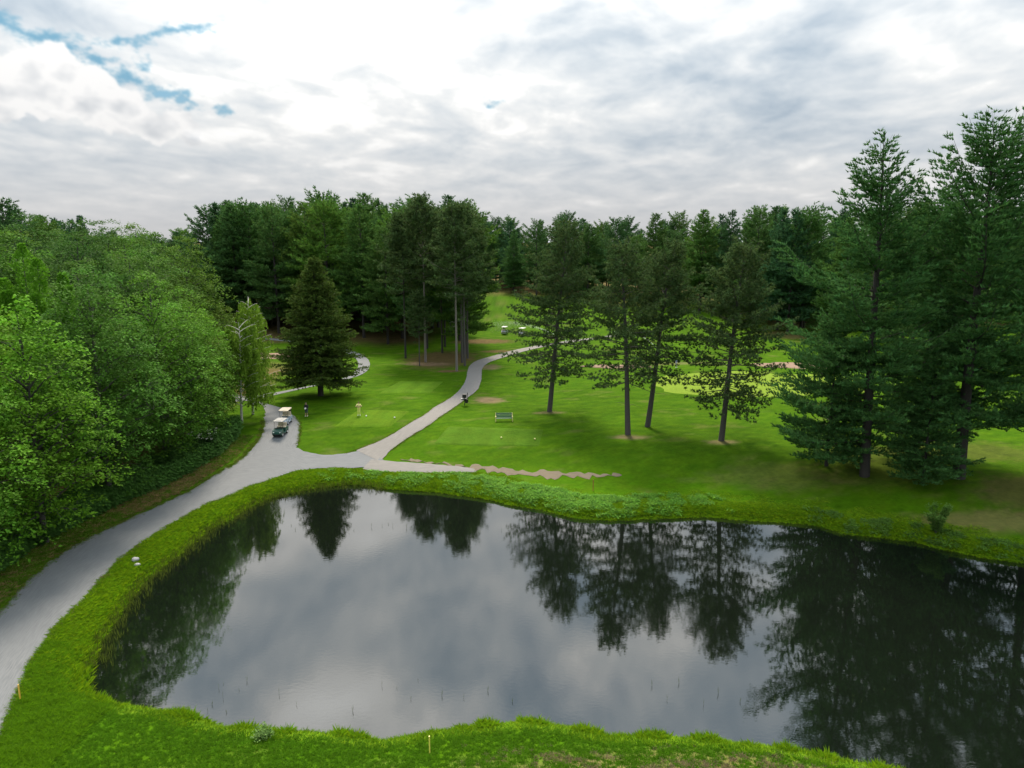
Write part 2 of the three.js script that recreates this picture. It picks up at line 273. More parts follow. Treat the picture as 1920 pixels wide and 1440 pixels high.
put('tee_ground', quadSheet([[-6.3,-70.4],[3.1,-68.9],[2.5,-64.2],[-7.3,-65.8]], 0.07, 28, [0.072, 0.154, 0.013], 0.12), M.turf, 'close mown tee rectangle in front of the bench');
function blobSheet(cx, cz, rx, rz, lift, color, amp, rag = 0.12) {
  const p = [], uv = [], col = [], idx = [], R = 14, S = 48;
  for (let j = 0; j <= R; j++) for (let i = 0; i < S; i++) {
    const a = (i / S) * 2 * Math.PI, w = 1 + rag * fbm(noiseA, Math.cos(a) * 1.4 + cx, Math.sin(a) * 1.4 + cz, 3) * 2, r = (j / R) * w, x = cx + Math.cos(a) * rx * r, z = cz + Math.sin(a) * rz * r, m = 1 + amp * fbm(noiseC, x * 0.4, z * 0.4, 3);
    p.push(x, ground(x, z) + lift - (j === R ? 0.1 : 0), z); uv.push(x / 4, -z / 4); col.push(color[0] * m, color[1] * m, color[2] * m);
    if (j) { const a0 = (j - 1) * S + i, b0 = (j - 1) * S + ((i + 1) % S), c0 = j * S + i, d0 = j * S + ((i + 1) % S); if (j === 1) idx.push(a0, d0, c0); else idx.push(a0, b0, c0, b0, d0, c0); }
  }
  const g = new THREE.BufferGeometry(); g.setAttribute('position', new THREE.Float32BufferAttribute(p, 3)); g.setAttribute('uv', new THREE.Float32BufferAttribute(uv, 2)); g.setAttribute('color', new THREE.Float32BufferAttribute(col, 3)); g.setIndex(idx); g.computeVertexNormals();
  if (g.attributes.normal.getY(S * 4) < 0) { g.index.array.reverse(); g.computeVertexNormals(); }
  return g;
}
put('putting_green', blobSheet(31, -92, 14, 9, 0.07, [0.175, 0.27, 0.035], 0.06), M.turf, 'pale yellow green putting surface beyond the four pines');
put('sand_bunker', blobSheet(42, -106.5, 6.5, 2.6, 0.09, [1, 1, 1], 0), M.sand, 'brown sand bunker behind the putting green');
put('sand_bunker', blobSheet(15.5, -105.5, 5, 1.3, 0.09, [1, 1, 1], 0), M.sand, 'long narrow sand bunker seen between pine trunks');
put('sand_bunker', blobSheet(-37.6, -114.5, 4.4, 2.3, 0.09, [1, 1, 1], 0), M.sand, 'oval sand bunker on the lawn left of the spruce');

// ------------------------------------------------------------------ tree kit
const V = (x, y, z) => new THREE.Vector3(x, y, z);
class Wood {                                                        // tapered tubes, one mesh
  constructor() { this.p = []; this.n = []; this.uv = []; this.i = []; }
  tube(pts, r0, r1, sides) {
    const base = this.p.length / 3, N = pts.length, t = V(0, 0, 0), a = V(0, 0, 0), b = V(0, 0, 0); let run = 0;
    for (let k = 0; k < N; k++) {
      t.subVectors(pts[Math.min(N - 1, k + 1)], pts[Math.max(0, k - 1)]).normalize();
      a.set(Math.abs(t.y) > 0.9 ? 1 : 0, Math.abs(t.y) > 0.9 ? 0 : 1, 0).cross(t).normalize(); b.crossVectors(t, a);
      if (k) run += pts[k].distanceTo(pts[k - 1]);
      const f = k / (N - 1), r = typeof r0 === 'function' ? r0(f) : mix(r0, r1, f);
      for (let s = 0; s <= sides; s++) {
        const w = (s / sides) * 2 * Math.PI, cx = Math.cos(w), sx = Math.sin(w), nx = a.x * cx + b.x * sx, ny = a.y * cx + b.y * sx, nz = a.z * cx + b.z * sx;
        this.p.push(pts[k].x + nx * r, pts[k].y + ny * r, pts[k].z + nz * r); this.n.push(nx, ny, nz); this.uv.push((s / sides) * Math.max(1, Math.round(r * 5)), run * 0.5);
        if (k && s) { const e = base + k * (sides + 1) + s, d = e - sides - 1; this.i.push(d - 1, d, e - 1, d, e, e - 1); }
      }
    }
  }
  build() { const g = new THREE.BufferGeometry(); g.setAttribute('position', new THREE.Float32BufferAttribute(this.p, 3)); g.setAttribute('normal', new THREE.Float32BufferAttribute(this.n, 3)); g.setAttribute('uv', new THREE.Float32BufferAttribute(this.uv, 2)); g.setIndex(this.i); return g; }
}
class Leaves {
  constructor() { this.p = []; this.c = []; this.i = []; }
  tri(ax, ay, az, bx, by, bz, cx, cy, cz, col) { const k = this.p.length / 3; this.p.push(ax, ay, az, bx, by, bz, cx, cy, cz); this.c.push(...col, ...col, ...col); this.i.push(k, k + 1, k + 2); }
  // a leaf of two faces folded along its rib
  leaf(x, y, z, d, s, len, wid, fold, col) {
    const k = this.p.length / 3, ux = d.y * s.z - d.z * s.y, uy = d.z * s.x - d.x * s.z, uz = d.x * s.y - d.y * s.x, m = 0.45 * len;
    this.p.push(x, y, z, x + d.x * m + s.x * wid + ux * fold, y + d.y * m + s.y * wid + uy * fold, z + d.z * m + s.z * wid + uz * fold,
      x + d.x * len, y + d.y * len, z + d.z * len, x + d.x * m - s.x * wid + ux * fold, y + d.y * m - s.y * wid + uy * fold, z + d.z * m - s.z * wid + uz * fold);
    this.c.push(...col, ...col, ...col, ...col); this.i.push(k, k + 1, k + 2, k, k + 2, k + 3);
  }
  build() { const g = new THREE.BufferGeometry(); g.setAttribute('position', new THREE.Float32BufferAttribute(this.p, 3)); g.setAttribute('color', new THREE.Float32BufferAttribute(this.c, 3)); g.setIndex(this.i); return g; }
}
const D1 = V(0, 0, 0), S1 = V(0, 0, 0);
const inBall = (R, v) => { do v.set(R() * 2 - 1, R() * 2 - 1, R() * 2 - 1); while (v.lengthSq() > 1 || v.lengthSq() < 0.01); return v; };
// a tuft of needles: k narrow faces fanning round a shoot
function tuft(L, R, p, dir, len, wid, k, spread, col) {
  const v = 0.68 + 0.64 * R(), c = [col[0] * v * (0.9 + 0.25 * R()), col[1] * v, col[2] * v * (0.85 + 0.3 * R())];
  for (let q = 0; q < k; q++) {
    inBall(R, D1).multiplyScalar(spread).add(dir).normalize(); inBall(R, S1).cross(D1).normalize().multiplyScalar(wid * 0.5);
    const l = len * (0.75 + 0.5 * R());
    L.tri(p.x + S1.x, p.y + S1.y, p.z + S1.z, p.x - S1.x, p.y - S1.y, p.z - S1.z, p.x + D1.x * l, p.y + D1.y * l, p.z + D1.z * l, c);
  }
}
function trunkLine(R, h, lean, n = 12) {
  const a = R() * 6.28, w = [R() * 6.28, R() * 6.28], pts = [];
  for (let i = 0; i <= n; i++) { const t = i / n; pts.push(V(lean[0] * t + 0.12 * Math.sin(t * 5 + w[0]) * t + Math.cos(a) * 0.05 * t, h * t, lean[1] * t + 0.12 * Math.sin(t * 4 + w[1]) * t)); }
  return { pts, at: (y) => { const f = clamp(y / h, 0, 0.9999) * n, i = Math.floor(f); return pts[i].clone().lerp(pts[i + 1], f - i); } };
}
// conifers: whorls of limbs with side shoots that carry the needle tufts
function conifer(o) {
  const R = rng(o.seed), W = new Wood(), L = new Leaves(), T = trunkLine(R, o.h, o.lean ?? [0, 0]);
  const r0 = o.trunk ?? o.h * 0.013;
  W.tube([V(0, -0.3, 0), ...T.pts], (f) => r0 * (Math.pow(1 - f, 0.8) + 0.02 + 0.45 * Math.exp(-f * 45)), 0, o.sides ?? 9);
  const limbs = [];
  for (let y = o.clear; y < o.h * 0.985;) {
    const t = (y - o.clear) / (o.h - o.clear), n = Math.round(mix(o.whorl, o.whorl * 0.7, t)), spin = R() * 6.28;
    for (let k = 0; k < n; k++) {
      if (R() < (o.miss ?? 0.1)) continue;
      limbs.push([y + (R() - 0.5) * o.gap * 0.9, spin + (k / n) * 6.28 + (R() - 0.5) * 0.7, t]);
    }
    y += o.gap * mix(1, 0.6, t) * (0.8 + 0.4 * R());
  }
  for (let d = 0; d < (o.dead ?? 0); d++) {                         // bare dead limbs below the crown
    const y = mix(o.clear * 0.5, o.clear + (o.h - o.clear) * 0.3, R()), a = R() * 6.28, l = 0.7 + R() * 1.6, f = T.at(y);
    W.tube([f, V(f.x + Math.cos(a) * l * 0.5, f.y + 0.08, f.z + Math.sin(a) * l * 0.5), V(f.x + Math.cos(a + 0.15) * l, f.y - 0.18 * l + R() * 0.2, f.z + Math.sin(a + 0.15) * l)], 0.028, 0.006, 4);
  }
  for (const l of o.extra ?? []) limbs.push(l);
  for (const [y, az, t, forced] of limbs) {
    const len = forced ?? o.r * o.profile(clamp(t)) * (0.56 + 0.66 * R()) * (o.side ? 1 + o.side * Math.cos(az - o.sideAz) : 1), e = THREE.MathUtils.degToRad(o.elev(clamp(t)) + (R() - 0.5) * 16);
    const from = T.at(y), hx = Math.cos(az), hz = Math.sin(az), sw = (R() - 0.5) * 0.35 * len;
    const P = (s) => V(from.x + hx * len * s * Math.cos(e) - hz * sw * s * s, from.y + len * (s * Math.sin(e) + o.droop * s * s + o.tip * s * s * s * s), from.z + hz * len * s * Math.cos(e) + hx * sw * s * s);
    const pts = []; for (let i = 0; i <= 5; i++) pts.push(P(i / 5));
    if (len > 0.5) W.tube(pts, Math.max(0.012, len * (o.limbR ?? 0.012)), 0.008, o.limbSides ?? 4);
    const step = o.shoot / Math.max(len, 0.3), f0 = o.inner * (0.7 + 0.6 * R());
    for (let s = Math.min(f0, 0.9), sideSign = 1; s < 1.001; s += step * (0.7 + 0.6 * R()) * 0.5, sideSign = -sideSign) {
      if (o.thin && R() < o.thin * (1 - sstep(0.2, 0.55, t))) continue;
      const p = P(s), bl = Math.min(o.maxShoot, (0.12 + o.fan * (1.05 - s)) * len * (0.6 + 0.7 * R()) + 0.18), ba = az + sideSign * (0.55 + 0.5 * R()), be = (o.shootUp + (R() - 0.5) * 0.5);
      const bx = Math.cos(ba) * Math.cos(be), by = Math.sin(be), bz = Math.sin(ba) * Math.cos(be);
      const m = Math.max(1, Math.round(bl / o.space));
      for (let q = 1; q <= m; q++) {
        const f = (q - 0.4 * R()) / m, tp = V(p.x + bx * bl * f + (R() - 0.5) * 0.12, p.y + by * bl * f + o.hang * bl * f * f + (R() - 0.5) * o.puff, p.z + bz * bl * f + (R() - 0.5) * 0.12);
        tuft(L, R, tp, V(bx * o.along + (R() - 0.5) * 0.3, o.up, bz * o.along + (R() - 0.5) * 0.3), o.needle, o.wid, o.k, o.spread, o.col);
      }
    }
    if (len < 0.9) for (let q = 0; q < 5; q++) tuft(L, R, P(R()), V(hx, 1.2, hz), o.needle, o.wid, o.k, o.spread, o.col);
  }
  for (let q = 0; q < 10; q++) tuft(L, R, T.at(o.h * (0.955 + 0.045 * R())), V(0, 1, 0), o.needle, o.wid, o.k, o.spread, o.col);
  return { wood: W.build(), leaves: L.build() };
}
const pineProfile = (t) => Math.pow(1 - t, 0.72) * (0.72 + 0.28 * sstep(0, 0.22, t)) + 0.05;
const PINE = [0.072, 0.178, 0.050];
const whitePine = (o) => conifer({ whorl: 6, gap: 1.15, clear: 3, r: 6, miss: 0.2, profile: pineProfile, elev: (t) => mix(2, 58, Math.pow(t, 1.6)), droop: -0.10, tip: 0.16, shoot: 0.34, inner: 0.16, fan: 0.36, maxShoot: 2.3, shootUp: 0.1, space: 0.2, hang: 0.04, puff: 0.1, along: 0.8, up: 0.65, needle: 0.32, wid: 0.105, k: 5, spread: 0.8, col: PINE, limbR: 0.011, ...o });
const redPine = (o) => conifer({ whorl: 6, gap: 0.6, clear: 4.5, r: 4.6, miss: 0.12, profile: (t) => (0.74 + 0.26 * sstep(0, 0.3, t)) * Math.pow(1 - t, 0.45) + 0.06, elev: (t) => mix(-14, 60, Math.pow(t, 1.05)), droop: -0.18, tip: 0.22, shoot: 0.38, inner: 0.22, fan: 0.27, maxShoot: 1.4, shootUp: 0.15, space: 0.27, hang: 0.0, puff: 0.3, along: 0.6, up: 0.45, needle: 0.25, wid: 0.095, k: 11, spread: 1.5, thin: 0.5, dead: 7, col: [0.082, 0.140, 0.046], limbR: 0.011, ...o });
const TREE_GROUP = { wood: 'pines of the wood behind the spruce' };
// leaf colour differs from tree to tree
const tints = (m, list) => list.map((c) => { const k = m.clone(); k.color.setRGB(...c); return k; });
const LEAF_TINTS = tints(M.leaf, [[1, 1, 1], [0.72, 0.80, 0.95], [1.18, 1.06, 0.8], [0.86, 0.86, 0.9], [1.05, 1.12, 0.9]]);
const NEEDLE_TINTS = tints(M.needle, [[1, 1, 1], [0.78, 0.84, 0.95], [1.22, 1.16, 0.9], [0.9, 0.95, 1.1], [1.1, 1.0, 0.85]]);
function treeThing(kit, name, label, category, group, x, z, o = {}) {
  const g = new THREE.Group();
  mesh('trunk', kit.wood, o.bark ?? M.bark, g); const pick = Math.floor(Math.abs(x * 7.3 + z * 3.1)) % 5;
  mesh('crown', kit.leaves, o.leaf ? (/maple|broadleaf/.test(name) ? LEAF_TINTS[pick] : o.leaf) : /forest|far|skyline/.test(name) ? NEEDLE_TINTS[pick] : M.needle, g);
  g.position.set(x, ground(x, z) - 0.05, z); g.rotation.y = o.turn ?? 0; const s = o.scale ?? 1; g.scale.set(s * (o.wide ?? 1), s, s * (o.wide ?? 1));
  return place(g, name, label, category, group);
}
// broad-leaved trees: limbs to lobes, lobes clothed with sprays of leaves
function broadleaf(o) {
  const R = rng(o.seed), W = new Wood(), L = new Leaves(), tmp = V(0, 0, 0);
  const T = trunkLine(R, o.h * 0.8, o.lean ?? [0, 0]);
  W.tube([V(0, -0.3, 0), ...T.pts], (f) => o.h * 0.013 * (Math.pow(1 - f, 0.9) + 0.06 + 0.4 * Math.exp(-f * 40)), 0, 8);
  const lobes = [];
  const rows = o.rows ?? 5;
  for (let j = 0; j < rows; j++) {
    const t = j / (rows - 1), y = mix(o.low, o.h - o.lobe * 0.8, t), ring = o.r * o.shape(t), n = j === rows - 1 ? 1 : Math.max(2, Math.round((2 * Math.PI * ring) / (o.lobe * 1.65))), spin = R() * 6.28;
    for (let k = 0; k < n; k++) {
      const a = spin + (k / n) * 6.28 + (R() - 0.5) * 0.6, rr = n === 1 ? 0 : ring * (0.75 + 0.4 * R());
      lobes.push([Math.cos(a) * rr, y + (R() - 0.5) * o.lobe * 1.1, Math.sin(a) * rr, o.lobe * (0.72 + 0.5 * R())]);
    }
    if (ring > o.lobe * 1.3) lobes.push([(R() - 0.5) * ring * 0.6, y, (R() - 0.5) * ring * 0.6, o.lobe]);
  }
  for (const [lx, ly, lz, lr] of lobes) {
    const f = T.at(clamp(ly - 0.35 * Math.hypot(lx, lz) - 0.8, o.h * 0.12, o.h * 0.78)), mid = V(mix(f.x, lx, 0.5), mix(f.y, ly, 0.55) + 0.2, mix(f.z, lz, 0.5));
    W.tube([f, mid, V(lx, ly, lz)], o.h * 0.0045, 0.015, 4);
    const tone = 0.78 + 0.44 * R(), hue = (R() - 0.5) * 0.16;
    const n = Math.round(o.sprays * lr * lr);
    for (let q = 0; q < n; q++) {
      inBall(R, tmp).normalize(); if (tmp.y < -0.35 && R() < 0.55) { tmp.y *= -1; }
      const depth = Math.pow(R(), 0.3), cx = lx + tmp.x * lr * depth * 1.08, cy = ly + tmp.y * lr * depth * (o.flat ?? 0.85), cz = lz + tmp.z * lr * depth * 1.08;
      if (q % 3 === 0) W.tube([V(mix(lx, cx, 0.3), mix(ly, cy, 0.3), mix(lz, cz, 0.3)), V(cx, cy, cz)], 0.015, 0.005, 3);
      const sz = o.spray * (0.6 + 0.8 * R()), px = tmp.x * 0.5, pz = tmp.z * 0.5, tv = tone * (0.72 + 0.56 * R());
      for (let m = 0; m < o.per; m++) {
        const a = R() * 6.28, d = Math.sqrt(R()) * sz, ex = Math.cos(a) * d, ez = Math.sin(a) * d, x = cx + ex + px * sz, y = cy - 0.2 * d * d / sz + (R() - 0.5) * sz * (o.loose ?? 0.34) - (ex * tmp.x + ez * tmp.z) * 0.5, z = cz + ez + pz * sz;
        D1.set(ex + (R() - 0.5) * sz * 1.3, -0.25 * sz + (R() - 0.5) * sz * 0.8 - (o.weep ?? 0) * sz, ez + (R() - 0.5) * sz * 1.3).normalize();
        S1.set((R() - 0.5) * 1.5, 0.9, (R() - 0.5) * 1.5).cross(D1).normalize();
        const v = tv * (0.8 + 0.4 * R()), l = o.leaf * (0.75 + 0.5 * R());
        L.leaf(x, y, z, D1, S1, l, l * 0.36, l * 0.08, [o.col[0] * v * (1 + hue + 0.12 * (R() - 0.5)), o.col[1] * v, o.col[2] * v * (1 - hue)]);
      }
    }
  }
  return { wood: W.build(), leaves: L.build() };
}
const roundShape = (t) => Math.sqrt(Math.max(0.02, 1 - Math.pow((t - 0.36) / 0.70, 2)));
const ovoid = (t) => (t < 0.3 ? mix(0.55, 1, t / 0.3) : Math.pow(Math.max(0, 1 - (t - 0.3) / 0.74), 0.62));
const MAPLE = [0.108, 0.25, 0.026];
const maple = (o) => broadleaf({ h: 14, r: 3.9, low: 2.3, lobe: 1.35, rows: 8, flat: 1.15, loose: 0.95, shape: ovoid, sprays: 10, spray: 0.44, per: 24, leaf: 0.19, col: MAPLE, ...o });
const triangles = (k) => (k.leaves.index.count + k.wood.index.count) / 3;
const stats = [];
const kit = (name, k) => { stats.push(name + ' ' + Math.round(triangles(k) / 1000) + 'k'); return k; };

// ------------------------------------------------------------------ big white pines on the far bank
{
  const bark = M.darkBark, category = 'pine tree', G = 'tall white pines on the bank by the pond';
  const a = kit('wpA', whitePine({ seed: 101, h: 26.2, r: 7.4, clear: 2.2, gap: 1.25, trunk: 0.42, lean: [-1.0, 0], miss: 0.2, inner: 0.07, tip: 0.28, elev: (t) => mix(0, 62, Math.pow(t, 1.35)), extra: [[14.6, 3.25, 0.4, 7.4], [14.2, 3.0, 0.4, 6.4], [6, 3.3, 0.1, 6.5], [4.6, 3.0, 0.1, 6.2]] }));
  const b = kit('wpB', whitePine({ seed: 102, h: 25.2, r: 7.8, clear: 4.5, gap: 1.3, trunk: 0.5, lean: [-0.8, 0.4], miss: 0.22, inner: 0.07, profile: (t) => (0.74 + 0.26 * sstep(0, 0.25, t)) * Math.pow(1 - t, 0.42) + 0.05, elev: (t) => mix(2, 68, Math.pow(t, 1.1)), tip: 0.3 }));
  const c = kit('wpC', whitePine({ seed: 103, h: 15.5, r: 5.6, clear: 1.0, gap: 0.7, trunk: 0.2 }));
  treeThing(a, 'white_pine', 'tall white pine with a pointed open top, nearest the pond', category, G, 28.1, -56.3, { bark });
  treeThing(b, 'white_pine', 'tall white pine on a stout bluish trunk, base clear of branches', category, G, 34.8, -55.0, { bark });
  treeThing(b, 'white_pine', 'tall white pine crowding the edge of the picture, trunk out of view', category, G, 40.2, -54.2, { bark, turn: 2.1, scale: 1.0 });
  treeThing(a, 'white_pine', 'tall white pine standing between and behind the two pond pines', category, G, 34.2, -60.5, { bark, turn: 2.6, scale: 0.86 });
  treeThing(c, 'white_pine', 'young grey green pine at the foot of the pointed pine', category, G, 26.0, -58.6, { bark, turn: 1, scale: 0.86, wide: 0.95 });
  treeThing(c, 'white_pine', 'small dense pine low between the two pond pine trunks', category, G, 31.6, -54.2, { bark, turn: 3.4, scale: 0.64 });
}
// ------------------------------------------------------------------ four red pines
{
  const spots = [
    [4.0, -76.8, 19.3, [1.7, 0], 201, 5.1, 'red pine nearest the bench, first of the four in a line', 4.3],
    [10.9, -67.2, 17.4, [-1.0, 0], 202, 4.2, 'red pine with the straightest bare trunk, second of the four', 5.2],
    [13.3, -70.3, 17.6, [1.8, 0], 203, 4.4, 'red pine leaning away from its straight neighbour, third of the four', 5.4],
    [19.1, -65.1, 17.4, [1.1, 0], 204, 4.8, 'red pine with low drooping branches, last of the four', 3.4],
  ];
  for (const [x, z, h, lean, seed, r, label, clear] of spots)
    treeThing(kit('red', redPine({ seed, h, r, lean, clear, trunk: 0.29 })), 'red_pine', label, 'pine tree', 'four red pines on the lawn', x, z, { bark: M.bark });
}
// ------------------------------------------------------------------ lone spruce
treeThing(kit('spruce', conifer({ seed: 301, h: 16, r: 4.7, clear: 1.9, whorl: 11, gap: 0.36, miss: 0.05, trunk: 0.36, profile: (t) => Math.pow(1 - t, 0.76) * (0.86 + 0.14 * sstep(0, 0.14, t)) + 0.03, elev: (t) => mix(-4, 40, t), droop: -0.12, tip: 0.14, shoot: 0.32, inner: 0.18, fan: 0.24, maxShoot: 1.0, shootUp: -0.05, space: 0.2, hang: -0.12, puff: 0.12, along: 0.9, up: 0.35, needle: 0.27, wid: 0.115, k: 5, spread: 0.8, col: [0.085, 0.140, 0.028] })),
  'spruce_tree', 'lone cone shaped spruce standing on the lawn by the gravel fork', 'spruce tree', null, -22.3, -84.2, { bark: M.darkBark });

// ------------------------------------------------------------------ pine wood
const forest = [];
for (let k = 0; k < 6; k++) forest.push(kit('forest', whitePine({ seed: 401 + k, h: 24, r: [6.4, 7.2, 6.0, 7.4, 6.8, 5.6][k], clear: [5, 3.4, 2.6, 4, 6, 3][k], gap: [0.95, 1.05, 0.9, 1.0, 1.15, 0.85][k], shoot: 0.5, space: 0.36, needle: 0.58, wid: 0.19, k: 5, sides: 6, limbSides: 3, trunk: 0.33, puff: 0.25, miss: [0.15, 0.28, 0.18, 0.3, 0.34, 0.12][k], dead: 4,
  profile: [pineProfile, (t) => Math.pow(1 - t, 0.5) * (0.6 + 0.4 * sstep(0, 0.4, t)) + 0.05, pineProfile, (t) => Math.pow(1 - t, 0.42) * (0.55 + 0.45 * sstep(0, 0.5, t)) + 0.05, (t) => Math.pow(1 - t, 0.38) * (0.5 + 0.5 * sstep(0, 0.5, t)) + 0.06, (t) => Math.pow(1 - t, 0.9) * 0.95 + 0.05][k],
  col: [[0.080, 0.178, 0.052], [0.100, 0.200, 0.046], [0.068, 0.160, 0.058], [0.094, 0.205, 0.044], [0.088, 0.185, 0.056], [0.066, 0.150, 0.060]][k] })));
const tallThin = [0, 1, 2].map((k) => kit('tall', redPine({ seed: 451 + k, h: 23.5, r: 4.2 + 0.4 * k, clear: [12.5, 11, 9.5][k], gap: 0.7, shoot: 0.42, space: 0.32, needle: 0.42, wid: 0.15, k: 8, trunk: 0.2, sides: 7, limbSides: 3, elev: (t) => mix(5, 62, t), extra: [[7.5, 0.4 + k, 0, 1.6], [9, 3.2, 0, 1.4], [10.2, 5 + k, 0, 1.9]] })));
{
  const R = rng(77), cat = 'pine tree';
  const named = [
    [-45.3, -142.7, 1, 0.99, 'pine with a thick twin base at the wood edge behind the spruce'],
    [-27.5, -136.2, 0, 1.0, 'pine with a dark straight trunk on the brown floor at the wood edge'],
    [-22.1, -130.4, 1, 0.84, 'shorter pine with low sweeping boughs at the corner of the wood'],
    [-20.4, -136.5, 3, 0.94, 'pine standing just behind the low boughed corner pine'],
    [-34.5, -139, 3, 1.0, 'broad pine at the wood edge whose boughs hang above the spruce top'],
    [-39.5, -144, 1, 1.02, 'broad pine at the wood edge behind the spruce crown'],
    [-55, -148, 0, 1.02, 'pine at the outer corner of the wood with boughs near the ground'],
    [-59.5, -152, 5, 1.04, 'outermost pine of the wood, spiky against the sky'],
  ];
  for (const [x, z, v, s, label] of named) treeThing(forest[v], 'forest_pine', label, cat, TREE_GROUP.wood, x, z, { bark: M.darkBark, scale: s, turn: R() * 6.28 });
  const slim = [
    [-13.0, -109.7, 0, 1.02, M.paleBark, 'tall slim pine with a long bare trunk, tallest top of the wood'],
    [-7.7, -101.3, 1, 0.96, M.paleBark, 'slim pine with a pale slanting trunk beside the cart path'],
    [-13.5, -106.4, 2, 0.46, M.bark, 'short slim pine with a bare lower trunk on the brown needle patch'],
    [-11.3, -118.4, 1, 0.95, M.darkBark, 'dark trunked slim pine set back on the needle patch'],
    [-11.5, -125.5, 2, 0.97, M.darkBark, 'dark trunked slim pine at the back of the needle patch'],
    [-6.9, -106.3, 2, 0.96, M.bark, 'slim pine in the tight clump at the cart path bend, front stem'],
    [-7.5, -109.4, 0, 0.97, M.bark, 'slim pine in the tight clump at the cart path bend, middle stem'],
    [-6.9, -113.4, 2, 0.95, M.bark, 'slim pine in the tight clump at the cart path bend, rear stem'],
    [-16.5, -113, 1, 0.93, M.darkBark, 'slim pine on the needle patch nearest the wood corner'],
  ];
  for (const [x, z, v, s, bark, label] of slim) treeThing(tallThin[v], 'slim_pine', label, cat, 'bare trunked pines by the cart path bend', x, z, { bark, scale: s, turn: R() * 6.28 });
  treeThing(forest[3], 'forest_pine', 'full pine whose boughs reach out over the cart path bend', cat, TREE_GROUP.wood, -7.6, -117.5, { bark: M.darkBark, scale: 0.94, turn: 0.4 });
  treeThing(forest[0], 'forest_pine', 'full pine behind the slim pines of the needle patch', cat, TREE_GROUP.wood, -14.5, -124, { bark: M.darkBark, scale: 0.97, turn: 1.9 });
  for (let z = -150; z > -200; z -= 8) for (let x = -68 + (z % 16 ? 3.5 : 0); x < -8; x += 7.2) {
    const px = x + (R() - 0.5) * 4, pz = z + (R() - 0.5) * 4, v = Math.floor(R() * 6), s = 0.88 + 0.24 * R(), turn = R() * 6.28;
    if ((px > -30 && pz > -142) || px / pz > 0.415) continue;
    treeThing(forest[v], 'forest_pine', 'one of the crowded dark pines inside the wood behind the spruce', cat, 'crowded pines inside the wood', px, pz, { bark: M.darkBark, scale: s, turn });
  }
  for (const [x, z] of [[-19, -141], [-12, -142], [-25, -145], [-16, -148], [-9.5, -133]]) treeThing(forest[Math.floor(R() * 6)], 'forest_pine', 'one of the crowded dark pines inside the wood behind the spruce', cat, 'crowded pines inside the wood', x, z, { bark: M.darkBark, scale: 0.9 + 0.1 * R(), turn: R() * 6.28 });
  for (let z = -128; z > -200; z -= 11) for (let x = -150; x < -72; x += 9) {
    const px = x + (R() - 0.5) * 5, pz = z + (R() - 0.5) * 5, v = Math.floor(R() * 6), s = 0.84 + 0.16 * R(), turn = R() * 6.28;
    if (px > -82 && pz > -150) continue;
    if (Math.abs(px / pz) > 0.78 || Math.abs(px / pz) < 0.57) continue;
    treeThing(forest[v], 'skyline_pine', 'one of the distant pines on the skyline beyond the broadleaf wood', cat, 'distant pines beyond the broadleaf wood', px, pz, { bark: M.darkBark, scale: s, turn });
  }
  for (let z = -165; z > -225; z -= 12) for (let r = 0.40; r < 0.60; r += 0.045) {
    const pz = z + (R() - 0.5) * 6, px = pz * (r + (R() - 0.5) * 0.03), v = Math.floor(R() * 6), s = 0.66 + 0.12 * R(), turn = R() * 6.28;
    treeThing(forest[v], 'skyline_pine', 'one of the low distant pines in the skyline dip beside the wood', cat, 'low distant pines in the skyline dip', px, pz, { bark: M.darkBark, scale: s, turn, wide: 1.3 });
  }
  // far side of the fairway
  const front = (x) => (x < 45 ? mix(-226, -178, clamp((x + 14) / 59)) : mix(-178, -146, clamp((x - 45) / 9)));
  for (let row = 0; row < 6; row++) for (let x = -16 + (row % 2) * 3.5; x < 150; x += 7.4) {
    const px = x + (R() - 0.5) * 4, pz = front(px) - row * 8.5 - R() * 5, v = Math.floor(R() * 6), s = 0.62 + 0.30 * R() + 0.10 * sstep(20, 60, px), turn = R() * 6.28;
    if (px > 62 + row * 10 && pz > -150) continue;
    treeThing(forest[v], 'far_pine', row < 1 ? 'one of the pines along the far edge of the fairway' : 'one of the massed pines on the skyline past the fairway', cat, row < 1 ? 'pines along the far fairway edge' : 'massed skyline pines past the fairway', px, pz, { bark: M.darkBark, scale: s, turn });
  }
  for (const [x, z, v, s, label] of [[53.1, -147.2, 2, 0.98, 'pine with a slim dark trunk right of the four red pines, front of its clump'], [53.9, -143.6, 2, 0.96, 'pine with the thickest trunk in the clump right of the four red pines'], [57.4, -146, 3, 0.96, 'full pine beside the small dark conifer past the green'],
    [70, -128, 1, 0.98, 'full pine glimpsed past the grey green young pine'], [64, -120, 3, 0.86, 'full pine behind the pond pines at the far lawn'], [78, -112, 0, 0.95, 'full pine deep behind the pond pines'], [88, -120, 1, 1.0, 'full pine far behind the pond pines'], [60, -134, 0, 0.9, 'full pine at the rear corner of the far lawn']])
    treeThing(forest[v], 'far_pine', label, cat, 'pines right of the putting green', x, z, { bark: M.darkBark, scale: s, turn: R() * 6.28 });
  treeThing(forest[1], 'small_conifer', 'small dark bushy conifer at the feet of the slim trunks past the green', 'conifer', null, 57.5, -141, { bark: M.darkBark, scale: 0.2, wide: 1.1 });
}
